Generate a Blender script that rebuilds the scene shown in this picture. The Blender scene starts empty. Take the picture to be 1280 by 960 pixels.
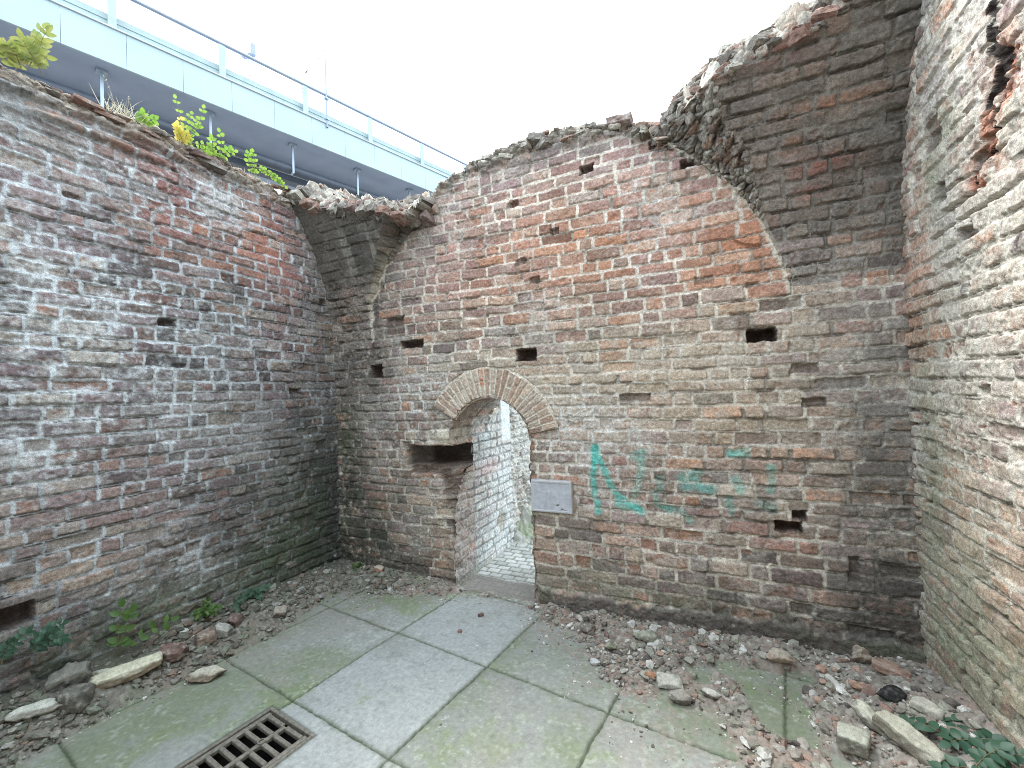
import bpy, bmesh, math, random
import numpy as np
from mathutils import Vector, Matrix
random.seed(7)
sc = bpy.context.scene
col = sc.collection
XL, XR = -1.85, 2.08

# ------------------------------------------------------------------ noise
_tabs = {}
def _tab(seed):
    if seed not in _tabs:
        _tabs[seed] = np.random.RandomState(seed).rand(256, 256).astype(np.float32)
    return _tabs[seed]
def vn(x, y, seed=0):                       # value noise 0..1
    T = _tab(seed)
    xi = np.floor(x); yi = np.floor(y)
    fx = (x - xi).astype(np.float32); fy = (y - yi).astype(np.float32)
    xi = xi.astype(np.int32) & 255; yi = yi.astype(np.int32) & 255
    fx = fx*fx*(3-2*fx); fy = fy*fy*(3-2*fy)
    x1 = (xi+1) & 255; y1 = (yi+1) & 255
    a = T[xi, yi]; b = T[x1, yi]; c = T[xi, y1]; d = T[x1, y1]
    return (a*(1-fx)+b*fx)*(1-fy) + (c*(1-fx)+d*fx)*fy
def fbm(x, y, seed=0, oct=4, gain=.5):      # about -1..1
    r = 0; a = 1.; tot = 0; c, s = .8, .6
    for i in range(oct):
        r = r + a*(vn(x+11.3*i, y-7.7*i, seed+i)*2-1); tot += a
        x, y = (c*x - s*y)*2.03, (s*x + c*y)*2.03; a *= gain
    return r/tot*1.5
def sstep(a, b, x):
    t = np.clip((x-a)/(b-a), 0, 1); return t*t*(3-2*t)
def hrand(ids, k):                          # per-id random 0..1
    v = (ids.astype(np.int64)*(7919+104729*k) + 12345*k) % 65521
    return (np.random.RandomState(99+k).rand(65521))[v]
def mixc(c, tgt, m):
    return c + (np.array(tgt) - c)*m[..., None]

# ------------------------------------------------------------------ materials
def new_mat(name):
    m = bpy.data.materials.new(name); m.use_nodes = True
    nt = m.node_tree; b = nt.nodes['Principled BSDF']
    return m, nt, b
def mk(nt, typ, **kw):
    n = nt.nodes.new(typ)
    for k, v in kw.items():
        if k.startswith('i_'): n.inputs[k[2:].replace('_', ' ')].default_value = v
        else: setattr(n, k, v)
    return n
def attr_mat(name, scales=(70, 420), var=(.72, 1.28), bump=.35, bscale=260, rough=.93, spec=.2, bdist=.004):
    m, nt, b = new_mat(name); L = nt.links
    at = mk(nt, 'ShaderNodeAttribute', attribute_name='Col')
    tc = mk(nt, 'ShaderNodeTexCoord')
    n1 = mk(nt, 'ShaderNodeTexNoise', i_Scale=scales[0], i_Detail=5., i_Roughness=.65)
    n2 = mk(nt, 'ShaderNodeTexNoise', i_Scale=scales[1], i_Detail=2., i_Roughness=.6)
    for n in (n1, n2): L.new(tc.outputs['Object'], n.inputs['Vector'])
    r1 = mk(nt, 'ShaderNodeMapRange'); r1.inputs[1].default_value=.3; r1.inputs[2].default_value=.7; r1.inputs[3].default_value=var[0]; r1.inputs[4].default_value=var[1]
    r2 = mk(nt, 'ShaderNodeMapRange'); r2.inputs[1].default_value=.3; r2.inputs[2].default_value=.7; r2.inputs[3].default_value=1-(1-var[0])*.8; r2.inputs[4].default_value=1+(var[1]-1)*.8
    L.new(n1.outputs['Fac'], r1.inputs[0]); L.new(n2.outputs['Fac'], r2.inputs[0])
    mu = mk(nt, 'ShaderNodeMath', operation='MULTIPLY'); L.new(r1.outputs[0], mu.inputs[0]); L.new(r2.outputs[0], mu.inputs[1])
    vm = mk(nt, 'ShaderNodeVectorMath', operation='SCALE'); L.new(at.outputs['Color'], vm.inputs[0]); L.new(mu.outputs[0], vm.inputs['Scale'])
    L.new(vm.outputs[0], b.inputs['Base Color'])
    b.inputs['Roughness'].default_value = rough; b.inputs['Specular IOR Level'].default_value = spec
    n3 = mk(nt, 'ShaderNodeTexNoise', i_Scale=bscale, i_Detail=4., i_Roughness=.7); L.new(tc.outputs['Object'], n3.inputs['Vector'])
    bp = mk(nt, 'ShaderNodeBump', i_Strength=bump, i_Distance=bdist); L.new(n3.outputs['Fac'], bp.inputs['Height']); L.new(bp.outputs[0], b.inputs['Normal'])
    return m
def flat_mat(name, c, rough=.5, metal=0., nscale=6., var=.15, bump=0., spec=.5, detail=4.):
    m, nt, b = new_mat(name); L = nt.links
    tc = mk(nt, 'ShaderNodeTexCoord'); n = mk(nt, 'ShaderNodeTexNoise', i_Scale=nscale, i_Detail=detail); L.new(tc.outputs['Object'], n.inputs['Vector'])
    r = mk(nt, 'ShaderNodeMapRange'); r.inputs[1].default_value=.3; r.inputs[2].default_value=.7; r.inputs[3].default_value=1-var; r.inputs[4].default_value=1+var
    L.new(n.outputs['Fac'], r.inputs[0])
    vm = mk(nt, 'ShaderNodeVectorMath', operation='SCALE'); vm.inputs[0].default_value = c; L.new(r.outputs[0], vm.inputs['Scale'])
    L.new(vm.outputs[0], b.inputs['Base Color'])
    b.inputs['Roughness'].default_value = rough; b.inputs['Metallic'].default_value = metal; b.inputs['Specular IOR Level'].default_value = spec
    if bump:
        bp = mk(nt, 'ShaderNodeBump', i_Strength=bump, i_Distance=.003); L.new(n.outputs['Fac'], bp.inputs['Height']); L.new(bp.outputs[0], b.inputs['Normal'])
    return m
def leaf_mat(name, c1, c2, trans=.35):
    m, nt, b = new_mat(name); L = nt.links
    tc = mk(nt, 'ShaderNodeTexCoord'); n = mk(nt, 'ShaderNodeTexNoise', i_Scale=22., i_Detail=3.); L.new(tc.outputs['Object'], n.inputs['Vector'])
    cr = mk(nt, 'ShaderNodeValToRGB'); cr.color_ramp.elements[0].position=.35; cr.color_ramp.elements[1].position=.65
    cr.color_ramp.elements[0].color = (*c1, 1); cr.color_ramp.elements[1].color = (*c2, 1)
    L.new(n.outputs['Fac'], cr.inputs[0]); L.new(cr.outputs[0], b.inputs['Base Color']); b.inputs['Roughness'].default_value=.5
    t = mk(nt, 'ShaderNodeBsdfTranslucent'); L.new(cr.outputs[0], t.inputs['Color'])
    mx = mk(nt, 'ShaderNodeMixShader'); mx.inputs[0].default_value = trans
    L.new(b.outputs[0], mx.inputs[1]); L.new(t.outputs[0], mx.inputs[2])
    L.new(mx.outputs[0], nt.nodes['Material Output'].inputs['Surface'])
    return m
M_MAS = attr_mat('masonry', scales=(60, 330), var=(.64, 1.38), bump=.8, bscale=170, bdist=.007)
M_GND = attr_mat('ground_surface', scales=(45, 380), var=(.82, 1.16), bump=.35, bscale=350, rough=.88)
M_ROCK = attr_mat('stone', scales=(50, 300), var=(.72, 1.28), bump=.6, bscale=160, bdist=.005)

# ------------------------------------------------------------------ objects
def tag(o, label=None, cat=None, group=None, kind=None):
    if label: o['label'] = label
    if cat: o['category'] = cat
    if group: o['group'] = group
    if kind: o['kind'] = kind
    return o
def empty(name, loc=(0, 0, 0), rz=0):
    o = bpy.data.objects.new(name, None); col.objects.link(o); o.location = loc; o.rotation_euler = (0, 0, rz)
    o.empty_display_size = .1
    return o
def link(name, me, mat, parent=None):
    o = bpy.data.objects.new(name, me); col.objects.link(o)
    if mat: me.materials.append(mat)
    if parent: o.parent = parent
    return o
def np_mesh(name, V, F, C=None, smooth=True):
    me = bpy.data.meshes.new(name); V = np.ascontiguousarray(V, dtype=np.float32).reshape(-1, 3); F = np.ascontiguousarray(F, dtype=np.int32)
    me.vertices.add(len(V)); me.vertices.foreach_set('co', V.ravel())
    k = F.shape[1]
    me.loops.add(F.size); me.loops.foreach_set('vertex_index', F.ravel())
    me.polygons.add(len(F)); me.polygons.foreach_set('loop_start', np.arange(0, F.size, k, dtype=np.int32))
    me.polygons.foreach_set('loop_total', np.full(len(F), k, dtype=np.int32))
    me.polygons.foreach_set('use_smooth', np.full(len(F), smooth, dtype=bool))
    if C is not None:
        a = me.color_attributes.new('Col', 'FLOAT_COLOR', 'POINT')
        c4 = np.ones((len(V), 4), dtype=np.float32); c4[:, :3] = np.clip(np.asarray(C).reshape(-1, 3), .004, .85)
        a.data.foreach_set('color', c4.ravel())
    me.update(calc_edges=True); me.validate()
    return me
def grid_obj(name, P, C, mat, keep=None, parent=None, flip=False):
    ny, nx = P.shape[:2]
    idx = np.arange(ny*nx).reshape(ny, nx)
    F = np.stack([idx[:-1, :-1], idx[:-1, 1:], idx[1:, 1:], idx[1:, :-1]], -1).reshape(-1, 4)
    if flip: F = F[:, ::-1]
    V = P.reshape(-1, 3); C = C.reshape(-1, 3)
    if keep is not None:
        F = F[keep.reshape(-1)]
        used = np.zeros(ny*nx, bool); used[F.ravel()] = True
        rem = np.cumsum(used)-1; F = rem[F]; V = V[used]; C = C[used]
    return link(name, np_mesh(name, V, F, C), mat, parent)
def quadmask(vm):   # vertex bool -> quad bool (all four)
    return vm[:-1, :-1] & vm[:-1, 1:] & vm[1:, 1:] & vm[1:, :-1]

# ------------------------------------------------------------------ masonry field
PAL = np.array([(.35,.20,.16),(.43,.30,.235),(.25,.18,.175),(.28,.21,.17),(.42,.345,.27),(.30,.27,.245),(.125,.105,.10),(.45,.245,.155),(.33,.245,.23)])
KIND = dict(orange=(.54,.255,.15), red=(.40,.13,.085), mauve=(.36,.25,.245), cream=(.55,.46,.35), grey=(.34,.315,.28), dark=(.055,.052,.048),
            greydark=(.17,.155,.14), green=(.17,.20,.115), moss_shade=(.045,.06,.038), lime=(.68,.635,.55), white=(.68,.68,.66),
            brown=(.25,.17,.10), rawred=(.47,.17,.10), mossgrey=(.32,.33,.24))
def blobf(S, T, b, seed):
    q = ((S-b[0])/b[2])**2 + ((T-b[1])/b[3])**2
    return np.exp(-q*.75)
def masonry(S, T, seed, weights, blobs=(), holes=(), wash=.0, bval=1., crv=1.,  mort=(.54,.50,.435), mdepth=.007, rough=1., flush=0., grout_dark=0.):
    rs = np.random.RandomState(seed)
    S0, T0 = S, T
    S = S + .006*(vn(S*7, T*7, seed)*2-1) + .0035*fbm(S*38, T*38, seed+1, 2)
    T = T + .014*(vn(S0*1.1, T0*1.3, seed+2)*2-1) + .005*fbm(S0*6, T0*9, seed+4, 2) + .0028*fbm(S0*34, T0*40, seed+3, 2)
    p = .0745
    nr = 90
    bounds = -1 + np.concatenate([[0], np.cumsum(p*(1+.09*rs.randn(nr)))])
    row = np.clip(np.searchsorted(bounds, T)-1, 0, nr-1)
    v0 = bounds[row]; v1 = bounds[row+1]
    edges = []; BIG = 40.
    for r in range(nr):
        x = -3.5 - rs.rand()*.2; e = [x]
        mode = r % 2
        while x < 7.5:
            hd = rs.rand() < (.62 if mode else .22)
            x += (.108 if hd else .222)*(1+.06*rs.randn()); e.append(x)
        edges.append(np.array(e) + r*BIG)
    E = np.concatenate(edges)
    k = np.searchsorted(E, S + row*BIG)
    k = np.clip(k, 1, len(E)-1)
    u0 = E[k-1]-row*BIG; u1 = E[k]-row*BIG
    bid = k
    R = [hrand(bid, i) for i in range(1, 9)]
    jh = .0050+.0045*R[6]; jv = .0042 + .0036*hrand(row, 11)
    du = np.minimum(S-u0, u1-S) - jh; dv = np.minimum(T-v0, v1-T) - jv
    rc = .010
    a = np.minimum(du, rc)-rc; b_ = np.minimum(dv, rc)-rc
    e = rc - np.sqrt(a*a+b_*b_); e = np.where((du < 0) | (dv < 0), np.minimum(du, dv), e)
    er = fbm(S0*1.7, T0*1.7, seed+20, 3)              # low frequency erosion map
    chip = fbm(S0*26, T0*26, seed+21, 3)
    e = e + .0022*chip - .004*np.clip(er, 0, 1)*(R[5] > .4)*np.clip(chip, 0, 1)*2
    bm = sstep(-.001, .005, e)
    dome = sstep(0, .018, e)*.003
    hb = .005*(R[0]*2-1) + dome
    worn = R[1] > (.86 - .1*np.clip(er, -1, 1))
    hb = np.where(worn, hb - .006 - .015*R[2], hb)
    hb = hb + (T-(v0+v1)/2)*(R[3]-.5)*.20 + (S-(u0+u1)/2)*(R[4]-.5)*.05
    fine = fbm(S0*45, T0*60, seed+30, 4, .6)
    mid = fbm(S0*14, T0*18, seed+34, 3)
    pits = sstep(.62, .9, vn(S0*70, T0*70, seed+36))
    hb = hb + rough*(.0030*fine + .0030*mid*np.clip(.6+er, .2, 1.6) - .004*pits*R[7])
    spall = sstep(.35, .8, fbm(S0*9+3*R[2], T0*11, seed+40, 3)+.5*er)*(R[3] > .45)
    hb = hb - .010*spall*rough
    md = vn(S0*2.3, T0*2.3, seed+50)
    hm = -mdepth*(.25+1.3*md)*(1-.6*flush) + .0035*fbm(S0*50, T0*50, seed+51, 3)
    gap = sstep(.58, .72, vn(S0*9, T0*13, seed+52))*sstep(.35, .65, vn(S0*1.9+9, T0*1.9, seed+53))*(1-flush)
    hm = hm - .016*gap
    over = sstep(.5, .8, vn(S0*13, T0*13, seed+55)+.25*fbm(S0*60, T0*60, seed+56, 2))*sstep(.3, .7, md*.5+vn(S0*3, T0*3, seed+57)*.5+wash*.3)
    crev = np.exp(-((e+.0012)/.0028)**2)*sstep(.42, .62, vn(S0*7+3, T0*15, seed+58)*.75+.25*vn(S0*30, T0*30, seed+59))*sstep(.25, .5, vn(S0*1.4+4, T0*1.4, seed+54)+.15*grout_dark)*(dv < du+.004)*crv
    h = hm*(1-bm) + hb*bm - .012*crev
    # ---- colour
    cw = np.cumsum(np.array(weights, float)); cw /= cw[-1]
    rr = np.clip(R[2]*.999, 0, 1)
    pi = np.searchsorted(cw, rr)
    C = PAL[pi]*(bval*(.62+.72*R[4]))[..., None]
    C = C*(1+.34*fbm(S0*20+R[0]*9, T0*26, seed+60, 3))[..., None]
    dk = sstep(.3, .75, fbm(S0*11, T0*16, seed+63, 3)+.25*er)
    C = mixc(C, (.17,.125,.11), dk*.40)
    C = np.where((spall*rough > .4)[..., None], C*.5 + np.array((.42,.22,.145))*.5, C)
    mc = np.array(mort)*(1 + .18*fbm(S0*30, T0*30, seed+65, 3))[..., None]
    mc = mixc(mc, (.40,.37,.33), sstep(-.2, .5, fbm(S0*2.2, T0*2.2, seed+66, 3))*.45)
    mc = mixc(mc, (.10,.09,.08), np.clip(gap*.8+grout_dark*sstep(.3,.7,vn(S0*5,T0*7,seed+67)), 0, 1))
    cm = sstep(.0008, .0038, e)
    C = C*cm[..., None] + mc*(1-cm)[..., None]
    C = mixc(C, (.07,.06,.05), np.clip(crev*1.1, 0, .85))
    film = over*.55*bm
    C = mixc(C, (.50,.465,.41), film); h = h + film*.002
    hf = fbm(S0*33, T0*40, seed+70, 4, .65); lf = fbm(S0*2.1, T0*2.4, seed+74, 4, .6)
    w = sstep(.25, .95, lf*.8+hf*.55+wash)
    C = mixc(C, (.58,.555,.52), w*.62)
    gr = sstep(.1, .9, fbm(S0*1.2+5, T0*1.4, seed+78, 4, .6)+.4*fbm(S0*24, T0*24, seed+79, 3))
    C = mixc(C, (.29,.265,.245), gr*.22)
    fk = fbm(S0*52, T0*66, seed+82, 3, .7)
    C = mixc(C, (.62,.60,.55), sstep(.30, .85, fk+.3*lf)*.28)
    C = mixc(C, (.095,.075,.068), sstep(.30, .85, -fk-.25*lf)*.34)
    C = mixc(C, (.58,.51,.41), (hrand(bid, 33) > .86)*bm*sstep(-.4, .3, hf+.2)*.55)
    flat = np.zeros_like(S0)
    for i, b in enumerate(blobs):
        s, t, r1, r2, st, kd = b
        n0 = max(1e-3, 1.)
        f = blobf(S0 + .06*fbm(S0*5, T0*5, seed+80, 2), T0 + .06*fbm(S0*5+7, T0*5, seed+81, 2), b, seed)
        if kd in ('orange', 'red', 'mauve', 'cream', 'brown'):
            m = st*f*np.clip(.25+1.1*hrand(bid, 20+i % 5), 0, 1.15)*(.25+.75*bm)
        elif kd in ('white', 'lime'):
            m = st*f*np.clip(.5+1.0*hf+.5*(1-bm)+.3*lf, 0, 1.35)
            if kd == 'white': m = m*np.clip(.30+.70*(1-cm)+.55*sstep(.15, .6, fk+.5*hf), 0, 1)
            if kd == 'lime': flat = np.maximum(flat, f*st)
        elif kd in ('dark', 'moss_shade', 'green', 'greydark', 'mossgrey'):
            m = 1.15*st*f*np.clip(.72+.7*hf+.5*fbm(S0*6, T0*6, seed+90+i, 3)+.2*(hrand(bid, 30)-.5), 0, 1.25)
        else:
            m = st*f*np.clip(.6+.7*hf, 0, 1.2)
        C = mixc(C, KIND[kd], np.clip(m, 0, .96))
    if flat.max() > 0:
        fl = sstep(.25, .75, flat + .35*hf)
        h = h*(1-.38*fl) + fl*(.002+.0022*fine+.003*mid)
    for (s, t, r1, r2, dp) in holes:
        d = np.minimum(r1-np.abs(S0-s), r2-np.abs(T0-t)) + .006*chip + .002*fine
        m = sstep(-.001, .007, d)
        h = h - dp*m*(1+.15*mid)
        C = mixc(C, (.10,.075,.065), sstep(-.004, .002, d)*np.clip(.4+dp*5, 0, .95))
    return h, C, bm, dict(cm=cm, hf=hf, lf=lf, fine=fine, mid=mid, chip=chip, er=er)

HB = [(1.448, 1.767, 0.074, 0.041, 0.16), (-0.006, 1.755, 0.079, 0.045, 0.13), (-0.996, 1.909, 0.11, 0.032, 0.09), (-1.161, 2.074, 0.09, 0.072, 0.035), (-1.38, 1.71, 0.069, 0.054, 0.12), (1.532, 0.688, 0.067, 0.031, 0.1), (1.587, 0.754, 0.033, 0.026, 0.08), (1.115, 2.837, 0.053, 0.024, 0.08), (0.938, 3.009, 0.056, 0.025, 0.05), (0.484, 2.959, 0.048, 0.032, 0.07), (-0.337, 3.185, 0.06, 0.036, 0.06), (0.082, 2.273, 0.042, 0.022, 0.025), (-0.016, 2.418, 0.043, 0.023, 0.02), (1.681, 1.376, 0.057, 0.026, 0.035), (1.164, 2.117, 0.052, 0.024, 0.015), (0.732, 1.429, 0.098, 0.025, 0.03), (1.82, 0.494, 0.024, 0.067, 0.025), (0.243, 2.587, 0.034, 0.022, 0.035), (-0.068, 2.843, 0.05, 0.023, 0.03), (1.417, 2.058, 0.036, 0.018, 0.015), (1.642, 1.565, 0.065, 0.026, 0.025)]
HL = [(1.951, 0.523, 0.065, 0.056, 0.1), (1.29, 2.004, 0.051, 0.025, 0.06), (0.402, 1.563, 0.051, 0.026, 0.04), (0.107, 2.331, 0.042, 0.028, 0.05), (1.721, 2.62, 0.037, 0.013, 0.02)]
HR = [(0.678, 2.262, 0.036, 0.034, 0.03), (0.601, 2.037, 0.051, 0.024, 0.03), (0.418, 2.265, 0.048, 0.045, 0.03), (0.363, 2.538, 0.066, 0.065, 0.025)]
CB = [(0.281, 2.519, 0.85, 0.328, 0.55, 'orange'), (1.256, 2.246, 0.393, 0.328, 0.6, 'orange'), (1.504, 2.363, 0.151, 0.18, 0.6, 'orange'), (-0.093, 2.24, 0.687, 0.23, 0.35, 'orange'), (-0.059, 3.044, 0.734, 0.23, 0.5, 'mauve'), (0.83, 2.978, 0.492, 0.202, 0.45, 'mauve'), (-0.628, 2.499, 0.414, 0.432, 0.45, 'mauve'), (0.807, 2.423, 0.189, 0.404, 0.35, 'white'), (0.905, 1.31, 0.886, 0.346, 0.6, 'cream'), (0.231, 1.316, 0.328, 0.164, 0.6, 'white'), (0.551, 1.105, 0.299, 0.104, 0.5, 'white'), (1.235, 1.73, 0.394, 0.188, 0.3, 'cream'), (0.462, 1.526, 0.589, 0.159, 0.4, 'cream'), (-0.382, 1.62, 0.566, 0.238, 0.35, 'cream'), (0.922, 1.705, 0.668, 0.148, 0.35, 'cream'), (0.335, 1.1, 0.267, 0.43, 0.4, 'white'), (0.19, 0.332, 0.33, 0.274, 0.35, 'cream'), (1.893, 1.3, 0.284, 0.625, 0.35, 'grey'), (1.936, 0.723, 0.249, 0.371, 0.6, 'grey'), (1.92, 1.134, 0.097, 0.249, 0.5, 'dark'), (1.952, 0.317, 0.217, 0.327, 0.6, 'dark'), (2.024, 0.531, 0.093, 0.243, 0.55, 'dark'), (1.169, 0.132, 1.057, 0.16, 0.7, 'greydark'), (0.715, 0.174, 0.858, 0.101, 0.4, 'green'), (1.843, 1.723, 0.259, 0.253, 0.4, 'grey'), (-1.586, 1.059, 0.594, 0.894, 0.6, 'grey'), (-1.649, 1.752, 0.356, 0.695, 0.55, 'greydark'), (-1.784, 0.774, 0.24, 0.843, 0.8, 'dark'), (-1.716, 0.152, 0.444, 0.209, 0.8, 'moss_shade'), (-0.88, 2.796, 0.137, 0.287, 0.8, 'grey'), (-1.766, 1.195, 0.186, 0.281, 0.4, 'green'), (-1.131, 1.591, 0.609, 0.327, 0.35, 'greydark'), (-0.976, 1.457, 0.377, 0.115, 0.5, 'white'), (-1.178, 0.479, 0.612, 0.393, 0.35, 'greydark'), (-1.36, 0.129, 0.71, 0.16, 0.6, 'dark'), (-0.879, 0.067, 0.435, 0.139, 0.5, 'greydark'), (-0.756, 1.201, 0.147, 0.087, 0.9, 'lime'), (-0.905, 1.264, 0.299, 0.159, 0.4, 'white'), (-1.074, 2.964, 0.313, 0.457, 0.5, 'greydark'), (-1.362, 2.141, 0.154, 0.404, 0.5, 'dark'), (-0.182, 3.193, 0.811, 0.07, 0.6, 'greydark'), (0.421, 3.17, 0.778, 0.054, 0.7, 'greydark'), (0.592, 0.847, 0.891, 0.31, 0.25, 'mauve'), (-0.371, 0.259, 0.322, 0.355, 0.3, 'cream'), (-0.708, 0.584, 0.418, 0.371, 0.25, 'cream'), (0.17, -0.161, 0.331, 0.077, 0.5, 'green'), (1.946, 0.97, 0.189, 0.659, 0.5, 'greydark'), (1.778, 0.119, 0.385, 0.127, 0.7, 'dark'), (1.409, 0.042, 0.568, 0.072, 0.5, 'dark'), (2.006, 0.086, 0.124, 0.162, 0.7, 'dark'), (-1.591, 2.026, 0.266, 0.415, 0.6, 'dark'), (-1.609, 0.508, 0.351, 0.413, 0.5, 'moss_shade')]  # corner darks: stain and moss, with corner shade painted in
CL = [(1.808, 2.854, 0.309, 0.251, 0.75, 'grey'), (1.87, 2.5, 0.25, 0.243, 0.5, 'mauve'), (1.823, 1.866, 0.368, 0.326, 0.85, 'white'), (1.936, 1.623, 0.214, 0.232, 0.7, 'white'), (1.251, 1.823, 0.452, 0.404, 0.6, 'white'), (1.831, 1.302, 0.322, 0.241, 0.5, 'white'), (1.656, 2.624, 0.268, 0.266, 0.5, 'white'), (1.805, 3.063, 0.24, 0.168, 0.5, 'white'), (1.545, 1.084, 0.565, 0.675, 0.3, 'mauve'), (1.044, 2.537, 0.236, 0.153, 0.8, 'orange'), (1.276, 2.671, 0.204, 0.152, 0.5, 'red'), (1.354, 2.987, 0.23, 0.149, 0.5, 'red'), (0.512, 2.564, 0.197, 0.384, 0.7, 'red'), (0.64, 2.714, 0.184, 0.247, 0.4, 'orange'), (1.012, 1.785, 0.217, 0.602, 0.5, 'dark'), (0.836, 2.252, 0.266, 0.232, 0.4, 'dark'), (1.442, 2.613, 0.183, 0.192, 0.3, 'dark'), (0.464, 1.875, 0.202, 0.513, 0.3, 'mauve'), (0.623, 1.138, 0.351, 0.362, 0.45, 'greydark'), (0.201, 0.676, 0.229, 0.605, 0.9, 'moss_shade'), (0.335, 0.254, 0.406, 0.256, 0.98, 'moss_shade'), (0.575, 0.582, 0.36, 0.364, 0.5, 'dark'), (0.056, 0.503, 0.118, 0.555, 0.9, 'dark'), (0.712, 0.329, 0.384, 0.232, 0.6, 'moss_shade'), (0.06, 1.061, 0.118, 0.843, 0.7, 'dark'), (1.141, 0.59, 0.411, 0.255, 0.35, 'greydark'), (1.559, 0.333, 0.466, 0.175, 0.7, 'greydark'), (1.845, 0.354, 0.338, 0.156, 0.7, 'greydark'), (1.197, 0.207, 0.527, 0.149, 0.7, 'green'), (1.729, 0.168, 0.412, 0.102, 0.7, 'moss_shade'), (1.652, 0.933, 0.343, 0.171, 0.35, 'mauve'), (1.838, 0.785, 0.298, 0.158, 0.3, 'cream'), (0.437, 0.542, 0.266, 0.377, 0.4, 'green'), (1.805, 3.063, 0.31, 0.126, 0.5, 'greydark'), (1.471, 3.073, 0.212, 0.119, 0.5, 'brown'), (0.813, 3.069, 0.32, 0.083, 0.6, 'greydark'), (1.442, 0.599, 0.214, 0.138, 0.3, 'cream'), (1.561, 2.163, 0.198, 0.136, 0.4, 'white'), (0.209, 2.709, 0.141, 0.416, 0.6, 'greydark'), (0.049, 2.044, 0.103, 0.428, 0.6, 'brown'), (0.344, 1.1, 0.28, 0.653, 0.5, 'dark'), (0.125, 1.621, 0.162, 0.557, 0.5, 'greydark'), (1.801, 3.358, 0.478, 0.059, 0.4, 'brown')]  # dark and moss blobs by the corner also paint in its shade
CR = [(0.168, 2.063, 0.144, 0.36, 0.7, 'orange'), (0.114, 1.691, 0.151, 0.189, 0.4, 'orange'), (0.756, 2.337, 0.042, 0.106, 0.9, 'rawred'), (0.664, 2.224, 0.047, 0.062, 0.85, 'rawred'), (0.906, 2.526, 0.047, 0.072, 0.75, 'rawred'), (0.854, 2.404, 0.042, 0.06, 0.8, 'rawred'), (0.482, 2.533, 0.374, 0.483, 0.6, 'lime'), (0.778, 1.679, 0.257, 0.319, 0.75, 'lime'), (0.488, 1.396, 0.458, 0.317, 0.6, 'lime'), (0.865, 1.927, 0.178, 0.176, 0.8, 'lime'), (0.913, 2.241, 0.071, 0.192, 0.8, 'lime'), (0.544, 1.93, 0.267, 0.242, 0.6, 'lime'), (0.357, 2.359, 0.089, 0.165, 0.5, 'mossgrey'), (0.479, 2.502, 0.092, 0.123, 0.4, 'mossgrey'), (0.351, 0.708, 0.425, 0.484, 0.75, 'cream'), (0.76, 0.751, 0.147, 0.223, 0.3, 'orange'), (0.316, 0.385, 0.44, 0.323, 0.8, 'mossgrey'), (0.607, 0.36, 0.243, 0.186, 0.7, 'mossgrey'), (0.628, 1.105, 0.31, 0.238, 0.5, 'lime'), (0.711, 0.953, 0.215, 0.172, 0.4, 'cream'), (0.179, 1.162, 0.104, 0.371, 0.5, 'mossgrey'), (0.79, 1.326, 0.142, 0.135, 0.35, 'mauve'), (0.185, 0.868, 0.122, 0.52, 0.4, 'mossgrey')]
CRK = [(0.795, 2.938), (0.811, 2.813), (0.827, 2.691), (0.832, 2.593), (0.86, 2.519), (0.807, 2.474), (0.761, 2.433)]
CRK2 = [(0.829, 2.42), (0.805, 2.311), (0.783, 2.268), (0.701, 2.28), (0.641, 2.21)]
GR = [([(0.466, 1.103), (0.441, 0.891), (0.47, 0.682)], 0.020833333333333332, 0.9), ([(0.467, 1.114), (0.523, 0.948), (0.6, 0.786), (0.713, 0.738), (0.746, 0.706)], 0.020833333333333332, 0.9), ([(0.45, 1.092), (0.463, 1.024)], 0.029166666666666667, 0.95), ([(0.598, 0.745), (0.727, 0.714)], 0.020833333333333332, 0.8), ([(0.752, 1.084), (0.757, 0.958), (0.706, 0.804)], 0.025, 0.45), ([(0.712, 1.058), (0.772, 1.079)], 0.025, 0.45), ([(0.839, 0.837), (0.845, 0.754), (0.919, 0.73)], 0.020833333333333332, 0.6), ([(0.861, 0.913), (0.868, 0.854)], 0.025, 0.45), ([(0.982, 0.934), (1.091, 0.968)], 0.029166666666666667, 0.5), ([(1.008, 0.887), (1.071, 0.9)], 0.03333333333333333, 0.45), ([(0.983, 0.726), (1.026, 0.671)], 0.020833333333333332, 0.5), ([(1.114, 0.879), (1.157, 0.872)], 0.029166666666666667, 0.5), ([(1.259, 1.088), (1.341, 1.09)], 0.025, 0.7), ([(1.277, 0.935), (1.308, 0.882)], 0.029166666666666667, 0.5), ([(1.248, 0.817), (1.253, 0.748)], 0.025, 0.4), ([(1.461, 1.012), (1.47, 0.954), (1.452, 0.89)], 0.020833333333333332, 0.55), ([(1.393, 0.805), (1.463, 0.784)], 0.025, 0.4)]

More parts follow.
